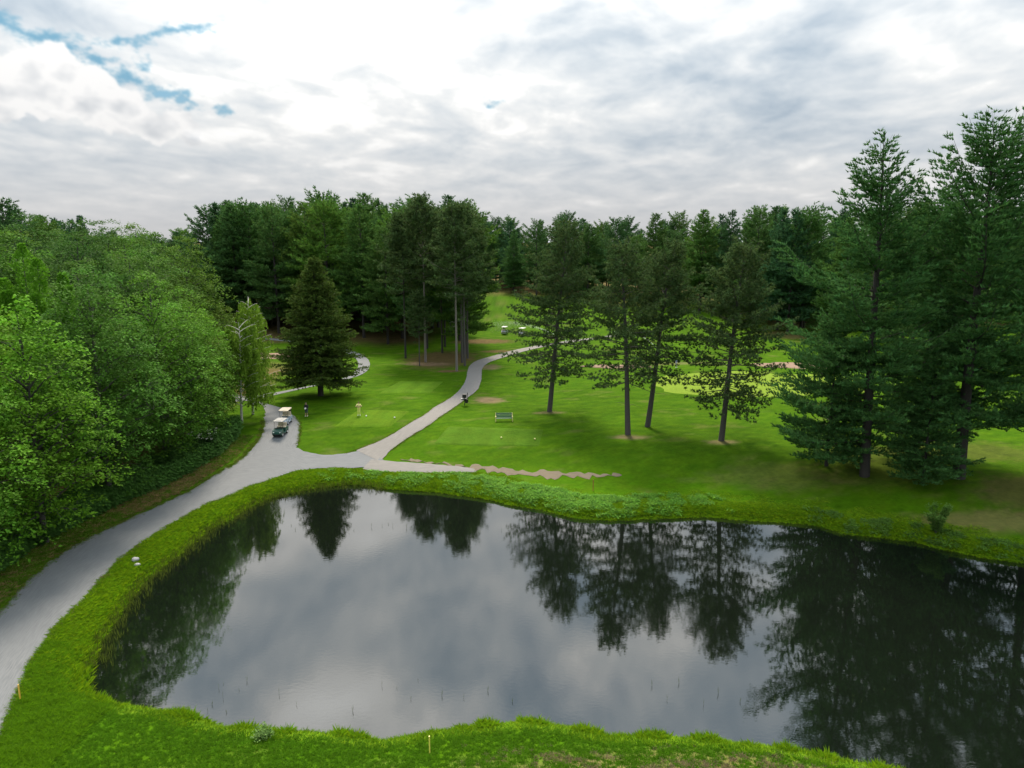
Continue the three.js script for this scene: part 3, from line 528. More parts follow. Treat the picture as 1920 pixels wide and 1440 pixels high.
// ------------------------------------------------------------------ broad-leaved trees along the road
{
  const cat = 'broadleaf tree', GF = 'broadleaf trees along the gravel road', GB = 'broadleaf trees behind the roadside row';
  const kits = [
    maple({ seed: 501, h: 15, r: 3.5 }), maple({ seed: 502, h: 15.5, r: 3.7, col: [0.092, 0.225, 0.028] }), maple({ seed: 503, h: 14, r: 3.3, lobe: 1.25, col: [0.132, 0.278, 0.026] }),
    maple({ seed: 504, h: 18, r: 3.9, low: 3, lobe: 1.55, sprays: 8, spray: 0.5, leaf: 0.23, col: [0.074, 0.165, 0.026] }), maple({ seed: 505, h: 19, r: 4.2, low: 3, lobe: 1.65, sprays: 7.5, spray: 0.52, leaf: 0.24, per: 24, col: [0.088, 0.182, 0.028] }),
  ].map((k) => kit('maple', k));
  const pale = { bark: M.bark, leaf: M.leaf };
  const rows = [
    [-30.2, -36.8, 0, 1.02, 0.3, GF, 'bright maple at the edge of the picture beside the road'],
    [-29.3, -43.6, 2, 1.12, 1.2, GF, 'bright maple whose grey trunk shows above the roadside weeds'],
    [-29.4, -51.4, 1, 1.08, 2.2, GF, 'broad maple mid way along the roadside row'],
    [-28.6, -58.6, 0, 1.04, 4.0, GF, 'maple leaning over the white flowered roadside bushes'],
    [-29.0, -64.8, 1, 0.9, 5.1, GF, 'dark leaved tree where the brown verge ends'],
    [-29.4, -69.4, 2, 0.84, 0.9, GF, 'dark rounded tree beside the road just before the birch'],
    [-37.5, -41.5, 1, 1.02, 3.0, GB, 'tall maple behind the bright maple at the picture edge'],
    [-38.0, -48.5, 0, 1.14, 0.8, GB, 'tall maple behind the grey trunked maple'],
    [-36.8, -63.0, 3, 0.94, 2.6, GB, 'tall tree behind the middle of the roadside row'],
    [-35.6, -69.5, 3, 0.96, 5.6, GB, 'tall tree behind the dark rounded tree'],
    [-36.0, -75.0, 4, 0.92, 3.9, GB, 'tall pale topped tree behind the birch'],
    [-37.0, -84.5, 4, 0.97, 1.1, GB, 'tall rounded tree at the far end of the broadleaf wood'],
    [-44.5, -52.0, 4, 0.98, 2.0, GB, 'broad tree deep behind the columnar poplar'],
    [-44.0, -64.0, 3, 1.08, 4.4, GB, 'tall tree in the second rank of the broadleaf wood'],
    [-44.0, -76.0, 4, 1.06, 0.1, GB, 'tall tree with twiggy top shoots against the sky'],
    [-45.5, -88.0, 3, 1.08, 2.9, GB, 'tall tree behind the far end of the broadleaf wood'],
  ];
  for (const [x, z, v, s, turn, group, label] of rows) treeThing(kits[v], group === GF ? 'maple_tree' : 'broadleaf_tree', label, cat, group, x, z, { ...pale, scale: s, turn });
  const R = rng(88);
  for (const [x, z] of [[-52, -58], [-52, -70], [-53, -82], [-53, -94], [-60, -68], [-61, -82], [-62, -95], [-70, -84], [-72, -98], [-58, -108], [-80, -100], [-48, -100], [-68, -112], [-84, -116], [-45, -40], [-53, -46], [-40, -33], [-75, -125], [-62, -124]])
    treeThing(kits[3 + Math.floor(R() * 2)], 'broadleaf_tree', 'one of the massed broadleaf trees on the skyline above the road', cat, 'massed broadleaf trees on the skyline', x, z, { ...pale, scale: 1.08 + 0.1 * R(), turn: R() * 6.28 });
  // columnar poplar
  const pop = new Leaves(), pw = new Wood(), Q = rng(612), dd = V(0, 0, 0);
  for (const [ax, az, top, rad] of [[0, 0, 19, 0.75], [1.5, 0.6, 17.8, 0.7], [-1.3, 0.8, 16.2, 0.8], [2.9, -0.3, 16.6, 0.55], [-0.4, 1.9, 15.3, 0.8], [1.9, 1.9, 15, 0.8], [3.9, 0.6, 15.6, 0.5], [-2.6, 0.2, 15, 0.7]]) {
    pw.tube([V(ax * 0.1, -0.3, az * 0.1), V(ax * 0.7, 7, az * 0.7), V(ax, top * 0.98, az)], 0.16, 0.02, 6);
    for (let q = 0; q < 3000; q++) {
      const y = mix(5.5, top, Math.pow(Q(), 0.8)), r = rad * Math.sqrt(Q()) * Math.min(1, 0.25 + (top - y) * 0.5) * (1 + 0.3 * Math.sin(y * 2.6 + ax)), a = Q() * 6.28, v = 0.8 + 0.4 * Q(), l = 0.22 * (0.7 + 0.6 * Q());
      dd.set(Math.cos(a), 0.4 + Q() * 0.8, Math.sin(a)).normalize(); S1.set(Q() - 0.5, Q(), Q() - 0.5).cross(dd).normalize();
      const f = clamp((y - 7) / 6); pop.leaf(mix(ax * 0.7, ax, f) + Math.cos(a) * r, y, mix(az * 0.7, az, f) + Math.sin(a) * r, dd, S1, l, l * 0.35, 0.01, [0.12 * v, 0.29 * v, 0.02 * v]);
    }
  }
  treeThing(kit('poplar', { wood: pw.build(), leaves: pop.build() }), 'poplar_tree', 'bright green poplar with upright finger like plumes', 'poplar tree', null, -37.4, -57.2, { ...pale, scale: 0.93 });
  // birches
  const birch = (seed, h, thin) => {
    const R = rng(seed), W = new Wood(), L = new Leaves(), T = trunkLine(R, h, [0.5, 0.2]);
    W.tube([V(0, -0.3, 0), ...T.pts], 0.15, 0.015, 7);
    for (let q = 0; q < 42; q++) {
      const f = 0.16 + 0.8 * (q / 42), from = T.at(h * f), a = q * 2.4 + R(), len = (thin ? 2.3 : 2.7) * (1.15 - f) + 0.5 + R() * 0.5, pts = [];
      for (let i = 0; i <= 4; i++) { const s = i / 4; pts.push(V(from.x + Math.cos(a) * len * s, from.y + len * (0.75 * s - 0.28 * s * s), from.z + Math.sin(a) * len * s)); }
      W.tube(pts, 0.035, 0.008, 4);
      const strands = thin ? 22 : 36;
      for (let k = 0; k < strands; k++) {
        const s = 0.3 + 0.7 * R(), i = Math.min(3, Math.floor(s * 4)), p = pts[i].clone().lerp(pts[i + 1], s * 4 - i), drop = (0.6 + R() * 1.5) * (f < 0.3 ? 0.6 : 1), dx = (R() - 0.5) * 0.9, dz = (R() - 0.5) * 0.9;
        for (let m = 0; m < (thin ? 13 : 20); m++) {
          const t = R(), v = 0.75 + 0.5 * R(), l = 0.16 * (0.7 + 0.7 * R());
          D1.set((R() - 0.5), -0.8, (R() - 0.5)).normalize(); S1.set(R() - 0.5, R() - 0.5, R() - 0.5).cross(D1).normalize();
          L.leaf(p.x + dx * t + (R() - 0.5) * 0.16, p.y - drop * t, p.z + dz * t + (R() - 0.5) * 0.16, D1, S1, l, l * 0.36, 0.01, [0.17 * v, 0.29 * v, 0.03 * v]);
        }
      }
    }
    return kit('birch', { wood: W.build(), leaves: L.build() });
  };
  const bk = { bark: M.birchBark, leaf: M.leaf };
  treeThing(birch(701, 12.4, true), 'birch_tree', 'thin birch with bare white upper branches at the road bend', 'birch tree', 'birches at the road bend', -27.2, -75.4, bk);
  treeThing(birch(702, 10.2, false), 'birch_tree', 'shorter yellow green weeping birch hanging over the road edge', 'birch tree', 'birches at the road bend', -27.0, -71.6, bk);
}

// ------------------------------------------------------------------ ground cover (grass nobody could count, weeds, leafy undergrowth)
function tuftGeo(seed, blades, h, w, splay) {
  const R = rng(seed), p = [], idx = [];
  for (let b = 0; b < blades; b++) {
    const a = R() * 6.28, r = splay * 0.5 * R(), bx = Math.cos(a) * r, bz = Math.sin(a) * r, hh = h * (0.55 + 0.6 * R()), o = splay * (0.4 + R()), t = R() * 6.28, ww = w * (0.7 + 0.6 * R()), k = p.length / 3;
    const sx = Math.cos(t) * ww, sz = Math.sin(t) * ww;
    p.push(bx - sx, 0, bz - sz, bx + sx, 0, bz + sz, bx + Math.cos(a) * o * 0.35 + sx * 0.7, hh * 0.62, bz + Math.sin(a) * o * 0.35 + sz * 0.7, bx + Math.cos(a) * o, hh, bz + Math.sin(a) * o);
    idx.push(k, k + 1, k + 2, k, k + 2, k + 3);
  }
  const g = new THREE.BufferGeometry(); g.setAttribute('position', new THREE.Float32BufferAttribute(p, 3)); g.setIndex(idx); return g;
}
function sprigGeo(seed, n, h, leaf, spread) {
  const R = rng(seed), L = new Leaves();
  for (let q = 0; q < n; q++) {
    const a = R() * 6.28, f = Math.sqrt(R()), y = h * (0.25 + 0.75 * R()), r = spread * f * (1.1 - 0.5 * (y / h));
    D1.set(Math.cos(a) + (R() - 0.5), -0.1 + (R() - 0.5) * 0.8, Math.sin(a) + (R() - 0.5)).normalize(); S1.set((R() - 0.5) * 0.7, 1, (R() - 0.5) * 0.7).cross(D1).normalize();
    const l = leaf * (0.7 + 0.6 * R()), v = 0.85 + 0.3 * R(); L.leaf(Math.cos(a) * r, y, Math.sin(a) * r, D1, S1, l, l * 0.34, l * 0.1, [v, v, v]);
  }
  return L.build();
}
const coverMat = new THREE.MeshPhysicalMaterial({ roughness: 0.85, transmission: 0.42, thickness: 0, specularIntensity: 0.08 });
const sprigMat = new THREE.MeshPhysicalMaterial({ vertexColors: true, roughness: 0.8, transmission: 0.35, thickness: 0, specularIntensity: 0.2 });
function cover(name, label, geo, mat, spots) {
  const im = new THREE.InstancedMesh(geo, mat, spots.length), m = new THREE.Matrix4(), q = new THREE.Quaternion(), up = V(0, 1, 0), c = new THREE.Color();
  spots.forEach(([x, y, z, turn, s, sy, col], i) => { q.setFromAxisAngle(up, turn); im.setMatrixAt(i, m.compose(V(x, y, z), q, V(s, sy, s))); im.setColorAt(i, c.setRGB(...col)); });
  im.castShadow = im.receiveShadow = true;
  place(im, name, label, null, null, 'stuff');
}
function along(points, R, n, f) {                                    // points along a polyline with an outward offset
  const seg = []; let total = 0;
  for (let i = 0; i + 1 < points.length; i++) { const l = Math.hypot(points[i + 1][0] - points[i][0], points[i + 1][1] - points[i][1]); seg.push([total, l, i]); total += l; }
  for (let k = 0; k < n; k++) {
    const d = R() * total, [s0, l, i] = seg.find(([s, l2]) => d <= s + l2) ?? seg[seg.length - 1], t = (d - s0) / l, [ax, az] = points[i], [bx, bz] = points[i + 1];
    f(mix(ax, bx, t), mix(az, bz, t), -(bz - az) / l, (bx - ax) / l, d / total);
  }
}
const ring = (from, to) => { const a = []; for (let i = from; i !== to; i = (i + 1) % POND.length) a.push(POND[i]); a.push(POND[to]); return a; };
const GRASS = (R, dry = 0) => { const v = 0.75 + 0.5 * R(), y = R(); return [mix(0.115, 0.225, y) * v + dry * 0.05, mix(0.27, 0.35, y) * v, 0.008 * v]; };
const scatter = (pts, R, n, reach, f) => along(pts, R, n, (x, z) => { const a = R() * 6.283, r = Math.sqrt(R()) * reach, gx = x + Math.cos(a) * r, gz = z + Math.sin(a) * r, s = shoreDistance(gx, gz); if (!onRoad(gx, gz)) f(gx, gz, s, heightFrom(s, gx, gz)); });
const onLand = (x, z) => { const s = shoreDistance(x, z); return [s, heightFrom(s, x, z)]; };
{
  const R = rng(900), tall = [], mid = [], short = [], sedge = [];
  // left bank between road and water
  scatter(ring(42, POND.length - 1), R, 52000, 3.4, (x, z, s, y) => {
    if (s < -0.3 || s > 3.3) return;
    const patch = 0.5 + 0.5 * fbm(noiseA, x * 0.5, z * 0.5, 3); (R() < 0.5 ? tall : mid).push([x, y - 0.02, z, R() * 6.28, 0.8 + 0.5 * R(), 0.14 + 0.32 * R() * patch + 0.2 * sstep(0.9, 0, s), GRASS(R)]);
  });
  // near shore strip
  scatter(ring(0, 25), R, 40000, 1.4, (x, z, s, y) => {
    if (x > 24 || s < -0.12 || s > 1.2) return;
    const clump = sstep(-0.35, 0.45, fbm(noiseC, x * 0.55, z * 0.3 + 4, 3)); tall.push([x, y - 0.02, z, R() * 6.28, 0.7 + 0.4 * R(), (0.14 + 0.58 * clump) * (0.6 + 0.5 * R()) * mix(1, 0.2, sstep(0.15, 0.8, s)), GRASS(R)]);
  });
  // far shore
  scatter(ring(27, 44), R, 46000, 3.6, (x, z, s, y) => {
    const rag = fbm(noiseB, x * 0.4, z * 0.4, 3);
    if (s < -0.25 || s > 2.4 + 2.2 * rag + R() * 0.8) return;
    (R() < 0.4 ? tall : mid).push([x, y - 0.02, z, R() * 6.28, 0.8 + 0.5 * R(), (0.12 + 0.2 * R() * (1 + rag)) * mix(1.2, 0.3, sstep(0.3, 2.2, s)), GRASS(R)]);
  });
  // near lawn turf
  for (let k = 0; k < 60000; k++) {
    const x = mix(-22, 22, R()), z = mix(-31, -19.5, R()), [s, y] = onLand(x, z);
    if (s < 0.5 || s > 7 || onRoad(x, z)) continue;
    const dry = sstep(-0.1, 0.5, fbm(noiseB, x * 0.5 + 2, z * 0.8, 3)) * sstep(-25.8, -24.6, z) * sstep(-3, 2, x);
    const v = 0.7 + 0.5 * R(); short.push([x, y - 0.01, z, R() * 6.28, 0.8 + 0.5 * R(), 0.6 + 0.7 * R(), R() < dry * 0.75 ? [0.27 * v, 0.225 * v, 0.12 * v] : [0.10 * v, 0.24 * v, 0.008 * v]]);
  }
  for (let k = 0; k < 9000; k++) {                                   // left corner lawn beside the road
    const x = mix(-24, -17, R()), z = mix(-33, -22, R()), [s, y] = onLand(x, z);
    if (s < 0.4 || s > 6 || onRoad(x, z)) continue;
    const v = 0.7 + 0.5 * R(); mid.push([x, y - 0.01, z, R() * 6.28, 0.8 + 0.4 * R(), 0.12 + 0.35 * R(), [0.13 * v, 0.28 * v, 0.008 * v]]);
  }
  // verge between the road and the trees
  along([[-24.5, -27], [-27.2, -35.5], [-28.1, -42.7], [-27.4, -46.6], [-26.4, -50.5], [-25.4, -53.8], [-24.8, -58.2], [-24.1, -62], [-24.3, -67]], R, 12000, (x, z, nx, nz) => {
    const o = R() * 2.6, gx = x - o, gz = z, y = ground(gx, gz), dry = gz < -49 && gz > -60 ? R() < 0.6 : R() < 0.2, v = 0.7 + 0.5 * R();
    mid.push([gx, y - 0.01, gz, R() * 6.28, 0.8 + 0.4 * R(), 0.10 + 0.28 * R(), dry ? [0.36 * v, 0.26 * v, 0.11 * v] : [0.13 * v, 0.25 * v, 0.02 * v]]);
  });
  for (const [line, n, w] of [[ROAD_LEFT.slice(1, 12), 4200, 0.2], [ROAD_RIGHT.slice(1, 10), 3600, 0.2], [ROAD_RIGHT.slice(10, 14), 700, 0.12], [[[-15.1,-64.1],[-12.4,-67.0],[-11.0,-69.5],[-9.8,-72.9],[-9.0,-75.7],[-8.5,-78.4],[-7.0,-83.7]], 700, 0.05], [[[-11.0,-65.0],[-9.9,-67.5],[-8.3,-70.7],[-7.3,-75.0],[-6.6,-77.6],[-5.3,-83.2]], 650, 0.05], [[[-20.8,-56.4],[-18.1,-59.9],[-15.6,-60.8],[-12.8,-60.6],[-9.9,-59.7],[-7.4,-59.5],[-3.0,-59.3]], 1800, 0.14]])
    along(line, R, n, (x, z, nx, nz) => { const rag = fbm(noiseA, x * 0.8, z * 0.8, 3), o = (R() - 0.5) * 2 * w + rag * w * 1.5, gx = x + nx * o, gz = z + nz * o, v = 0.7 + 0.5 * R(); mid.push([gx, ground(gx, gz), gz, R() * 6.28, 0.5 + 0.4 * R(), 0.07 + 0.12 * R(), R() < 0.25 ? [0.24 * v, 0.2 * v, 0.08 * v] : [0.12 * v, 0.24 * v, 0.01 * v]]); });
  // sedge standing in the shallows
  along(ring(44, POND.length - 1), R, 2600, (x, z, nx, nz) => { const sgn = shoreDistance(x + nx * 0.4, z + nz * 0.4) > 0 ? -1 : 1, o = R() * R() * 1.6, v = 0.7 + 0.5 * R(); sedge.push([x + nx * sgn * o, -0.05, z + nz * sgn * o, R() * 6.28, 0.6, 0.5 + 0.5 * R(), [0.10 * v, 0.14 * v, 0.02 * v]]); });
  for (let k = 0; k < 70; k++) { const x = mix(-16, 20, R()), z = (R() < 0.5 ? -28.4 - R() * 2.5 : -50 + R() * 1.5); if (shoreDistance(x, z) < -0.4) sedge.push([x, -0.05, z, R() * 6.28, 0.3, 0.35 + 0.5 * R(), [0.06, 0.09, 0.03]]); }
  const g1 = tuftGeo(1, 12, 0.62, 0.016, 0.2), g2 = tuftGeo(2, 14, 0.5, 0.015, 0.2), g3 = tuftGeo(3, 12, 0.075, 0.012, 0.09), g4 = tuftGeo(4, 4, 0.5, 0.008, 0.1);
  cover('tall_grass', 'tall bright green grass along the water edge', g1, coverMat, tall);
  cover('bank_grass', 'rank green grass on the pond banks and verges', g2, coverMat, mid);
  cover('lawn_grass', 'short lawn grass on the near shore', g3, coverMat, short);
  cover('sedge_grass', 'thin sedge stems standing in the shallow water', g4, coverMat, sedge);

  const weeds = [], brush = [], low = [];
  const WEED = (R) => { const v = 0.75 + 0.5 * R(), y = R(); return [mix(0.09, 0.15, y) * v, mix(0.26, 0.33, y) * v, 0.02 * v]; };
  scatter(ring(36, 46), R, 9000, 2.8, (x, z, s, y) => {
    const rag = fbm(noiseA, x * 0.45, z * 0.45 + 8, 3);
    if (s < 0.1 || s > 2.6 + rag || rag < 0.02 - 0.3 * sstep(-9, -2, x) * sstep(8, 3, x)) return;
    weeds.push([x, y - 0.03, z, R() * 6.28, 0.6 + 0.6 * R(), 0.5 + 0.8 * R(), WEED(R)]);
  });
  scatter(ring(26, 33), R, 3000, 1.8, (x, z, s, y) => {
    const rag = fbm(noiseC, x * 0.5, z * 0.5, 3), v = 0.7 + 0.5 * R();
    if (s < 0.05 || s > 1.3 + rag || rag < 0.0) return;
    weeds.push([x, y - 0.03, z, R() * 6.28, 0.6 + 0.6 * R(), 0.5 + 0.9 * R(), [0.085 * v, 0.19 * v, 0.02 * v]]);
  });
  along([[-28, -30], [-30, -36], [-30.2, -42], [-29.8, -46.6], [-28.9, -50.5], [-27.9, -53.8], [-26.9, -58.2], [-26.3, -62], [-26.3, -66], [-27.4, -70]], R, 9500, (x, z, nx, nz, f) => {
    const o = (R() - 0.35) * 3.4, gx = x - Math.abs(o) * (o > 0 ? 1 : -0.35), gz = z + (R() - 0.5), tallness = 0.6 + 0.7 * (0.5 + 0.5 * fbm(noiseC, gx * 0.4, gz * 0.4, 3)), v = 0.7 + 0.5 * R();
    brush.push([gx, ground(gx, gz) - 0.05, gz, R() * 6.28, 0.8 + 0.6 * R(), tallness * (0.5 + 0.9 * R()), [0.085 * v, 0.215 * v, 0.034 * v]]);
  });
  cover('bank_weeds', 'broad leaved weeds crowding the pond bank', sprigGeo(11, 22, 0.2, 0.14, 0.3), sprigMat, weeds);
  cover('undergrowth', 'leafy green undergrowth beneath the roadside trees', sprigGeo(12, 34, 0.95, 0.2, 0.45), sprigMat, brush);
}
// single plants
function bush(seed, h, r, leaf, n, col) {
  const R = rng(seed), L = new Leaves(), W = new Wood();
  for (let s = 0; s < 9; s++) {
    const a = s * 2.4, tip = V(Math.cos(a) * r * (0.3 + 0.6 * R()), h * (0.6 + 0.4 * R()), Math.sin(a) * r * (0.3 + 0.6 * R())); W.tube([V(0, -0.1, 0), V(tip.x * 0.35, h * 0.4, tip.z * 0.35), tip], 0.02, 0.004, 4);
    for (let q = 0; q < n / 9; q++) {
      const t = 0.2 + 0.85 * R(), y = tip.y * t, k = t < 1 ? t : 1; inBall(R, D1).normalize(); const x = tip.x * k * (0.5 + 0.5 * t) + D1.x * 0.3 * R(), z = tip.z * k * (0.5 + 0.5 * t) + D1.z * 0.3 * R(), v = 0.75 + 0.5 * R(), l = leaf * (0.7 + 0.6 * R());
      D1.y = 0.3 + D1.y * 0.5; D1.normalize(); S1.set(R() - 0.5, 1, R() - 0.5).cross(D1).normalize(); L.leaf(x, y + 0.1 * R(), z, D1, S1, l, l * 0.33, l * 0.08, [col[0] * v, col[1] * v, col[2] * v]);
    }
  }
  return { wood: W.build(), leaves: L.build() };
}
function shrub(k, name, label, category, x, z, s = 1, group) {
  const g = new THREE.Group(); mesh('stem', k.wood, M.bark, g); mesh('foliage', k.leaves, M.leaf, g); g.position.set(x, ground(x, z), z); g.scale.setScalar(s); return place(g, name, label, category, group);
}
shrub(bush(801, 2.1, 0.9, 0.13, 2600, [0.11, 0.22, 0.04]), 'young_shrub', 'light green leafy sapling at the water edge below the tall pines', 'shrub', 28.6, -46.9);
shrub(bush(802, 0.3, 0.55, 0.1, 420, [0.13, 0.23, 0.06]), 'leafy_weed', 'small pale leafy weed alone on the near lawn', 'weed', -9.9, -26.1, 1);
{ const b = bush(803, 1.9, 1.5, 0.15, 3600, [0.07, 0.165, 0.032]), f = bush(804, 2.0, 1.4, 0.15, 3000, [0.075, 0.16, 0.04]);
  shrub(b, 'roadside_bush', 'leafy bush under the trees at the wide end of the brown verge', 'bush', -28.2, -57.2, 1.1, 'bushes beside the road');
  shrub(b, 'roadside_bush', 'leafy bush at the foot of the grey maple trunk', 'bush', -29.2, -43.0, 0.6, 'bushes beside the road');
  const w = shrub(f, 'roadside_bush', 'bush with white flower heads at the end of the brown verge', 'bush', -27.0, -62.2, 1.0, 'bushes beside the road');
  const R = rng(805), L = new Leaves();
  for (let q = 0; q < 26; q++) { const a = R() * 6.28, r = 0.5 + R() * 1.0, y = 1.2 + R() * 0.9; for (let k = 0; k < 10; k++) { inBall(R, D1).normalize(); S1.set(R(), R(), R()).cross(D1).normalize(); L.leaf(Math.cos(a) * r + D1.x * 0.06, y, Math.sin(a) * r + D1.z * 0.06, D1, S1, 0.09, 0.04, 0.01, [0.75, 0.75, 0.68]); } }
  mesh('blossom', L.build(), M.leaf, w);
}

// ------------------------------------------------------------------ small made objects
const paint = (r, g, b, o = {}) => new THREE.MeshPhysicalMaterial({ color: rgb(r, g, b), roughness: 0.4, clearcoat: 0.4, clearcoatRoughness: 0.25, ...o });
const P = {
  green: paint(0.012, 0.07, 0.05), paleBlue: paint(0.42, 0.48, 0.58), greyBlue: paint(0.30, 0.32, 0.40), beige: paint(0.52, 0.45, 0.35), white: paint(0.62, 0.62, 0.61), grey: paint(0.27, 0.27, 0.27),
  black: std({ color: rgb(0.012, 0.012, 0.013), roughness: 0.55 }), rubber: std({ color: rgb(0.018, 0.018, 0.018), roughness: 0.9 }), cream: std({ color: rgb(0.62, 0.55, 0.42), roughness: 0.6 }), steel: std({ color: rgb(0.5, 0.5, 0.5), roughness: 0.35, metalness: 0.8 }),
  lens: paint(0.8, 0.8, 0.78, { roughness: 0.1 }), glass: new THREE.MeshPhysicalMaterial({ color: 0xffffff, roughness: 0.03, transmission: 1, thickness: 0 }), navy: std({ color: rgb(0.03, 0.04, 0.09), roughness: 0.8 }), red: std({ color: rgb(0.25, 0.04, 0.03), roughness: 0.8 }),
  slat: paint(0.01, 0.075, 0.055, { roughness: 0.5 }), yellow: paint(0.62, 0.56, 0.22, { roughness: 0.5 }),
};
const box = (w, h, d, x, y, z, r = 0.02, rx = 0) => { const g = new RoundedBoxGeometry(w, h, d, 2, Math.min(r, w * 0.45, h * 0.45, d * 0.45)); if (rx) g.rotateX(rx); g.translate(x, y, z); return g; };
const rod = (a, b, r, s = 8) => { const A = V(...a), B = V(...b), g = new THREE.CylinderGeometry(r, r, A.distanceTo(B), s); g.applyQuaternion(new THREE.Quaternion().setFromUnitVectors(V(0, 1, 0), B.clone().sub(A).normalize())); g.translate((A.x + B.x) / 2, (A.y + B.y) / 2, (A.z + B.z) / 2); return g; };
// a golf cart, front towards +z
function golfCart(label, x, z, turn, c, group) {
  const g = new THREE.Group();
  const prof = new THREE.Shape();                                    // side view: x is along the cart, front at the right
  prof.moveTo(-1.15, 0.28); prof.lineTo(-1.2, 0.62); prof.quadraticCurveTo(-1.18, 0.82, -0.95, 0.84); prof.lineTo(-0.32, 0.8); prof.lineTo(-0.26, 0.34); prof.lineTo(0.42, 0.32); prof.lineTo(0.52, 0.82); prof.quadraticCurveTo(0.62, 0.9, 0.8, 0.82); prof.quadraticCurveTo(1.15, 0.7, 1.2, 0.45); prof.lineTo(1.16, 0.27);
  prof.lineTo(1.02, 0.27); prof.absarc(0.8, 0.25, 0.28, 0.1, Math.PI - 0.1, false); prof.lineTo(-0.5, 0.25); prof.absarc(-0.76, 0.25, 0.28, 0.1, Math.PI - 0.1, false); prof.lineTo(-1.15, 0.28);
  const bodyG = new THREE.ExtrudeGeometry(prof, { depth: 1.06, bevelEnabled: true, bevelThickness: 0.05, bevelSize: 0.04, bevelSegments: 3, curveSegments: 10 }); bodyG.translate(0, 0, -0.53); bodyG.rotateY(-Math.PI / 2);
  const body = mesh('body', bodyG, c.body, g);
  for (const s of [-1, 1]) mesh('headlight', box(0.17, 0.09, 0.06, s * 0.38, 0.56, 1.2, 0.03, -0.5), P.lens, g);
  mesh('bumper', box(1.0, 0.1, 0.09, 0, 0.3, 1.22, 0.04), P.black, g);
  mesh('dashboard', box(1.02, 0.2, 0.16, 0, 0.86, 0.5, 0.05), c.dash ?? P.black, g);
  mesh('seat', box(1.06, 0.14, 0.5, 0, 0.9, -0.5, 0.06), P.cream, g); mesh('backrest', box(1.06, 0.4, 0.1, 0, 1.16, -0.82, 0.05, -0.15), P.cream, g);
  mesh('floor_mat', box(1.0, 0.02, 0.6, 0, 0.345, 0.08, 0.01), P.black, g);
  const roofS = new THREE.Shape(), w = 0.58, l = 0.92, q = 0.16; roofS.moveTo(-w + q, -l); roofS.lineTo(w - q, -l); roofS.quadraticCurveTo(w, -l, w, -l + q); roofS.lineTo(w, l - q); roofS.quadraticCurveTo(w, l, w - q, l); roofS.lineTo(-w + q, l); roofS.quadraticCurveTo(-w, l, -w, l - q); roofS.lineTo(-w, -l + q); roofS.quadraticCurveTo(-w, -l, -w + q, -l);
  const roofG = new THREE.ExtrudeGeometry(roofS, { depth: 0.05, bevelEnabled: true, bevelThickness: 0.03, bevelSize: 0.03, bevelSegments: 2 }); roofG.rotateX(-Math.PI / 2); roofG.translate(0, 1.78, -0.15);
  const roof = mesh('roof', roofG, c.roof, g); mesh('roof_ridge', box(0.5, 0.03, 1.2, 0, 1.872, -0.15, 0.012), c.roof, roof);
  for (const s of [-1, 1]) { mesh('post', rod([s * 0.5, 0.84, 0.62], [s * 0.5, 1.78, 0.5], 0.018), P.black, g); mesh('post', rod([s * 0.52, 0.82, -0.95], [s * 0.52, 1.78, -0.92], 0.018), P.black, g); }
  const ws = new THREE.PlaneGeometry(0.98, 0.86); ws.rotateX(-0.12); ws.translate(0, 1.33, 0.57); mesh('windscreen', ws, P.glass, g);
  const sw = new THREE.TorusGeometry(0.16, 0.018, 6, 20); sw.rotateX(-0.9); sw.translate(0.26, 1.04, 0.24); const wheelS = mesh('steering_wheel', sw, P.black, g); mesh('column', rod([0.26, 0.8, 0.45], [0.26, 1.04, 0.24], 0.02), P.black, wheelS);
  for (const [sx, sz] of [[-1, 0.8], [1, 0.8], [-1, -0.76], [1, -0.76]]) {
    const t = new THREE.TorusGeometry(0.165, 0.075, 10, 22); t.rotateY(Math.PI / 2); t.scale(1.25, 1, 1); t.translate(sx * 0.5, 0.24, sz);
    const hub = new THREE.CylinderGeometry(0.12, 0.13, 0.14, 16); hub.rotateZ(Math.PI / 2); hub.translate(sx * 0.525, 0.24, sz);
    const wh = new THREE.Group(); wh.name = 'wheel'; g.add(wh); mesh('tyre', t, P.rubber, wh); mesh('hub_cap', hub, P.white, wh);
  }
  mesh('bag_rack', mergeGeometries([box(1.0, 0.05, 0.34, 0, 0.6, -1.3, 0.02), rod([-0.48, 1.2, -1.0], [0.48, 1.2, -1.0], 0.02), rod([-0.48, 0.85, -1.0], [-0.48, 1.2, -1.0], 0.02), rod([0.48, 0.85, -1.0], [0.48, 1.2, -1.0], 0.02)].map((k) => (k.index ? k.toNonIndexed() : k))), P.cream, g);
  g.position.set(x, ground(x, z) + 0.05, z); g.rotation.y = turn; g.scale.setScalar(0.78);
  place(g, 'golf_cart', label, 'golf cart', group);
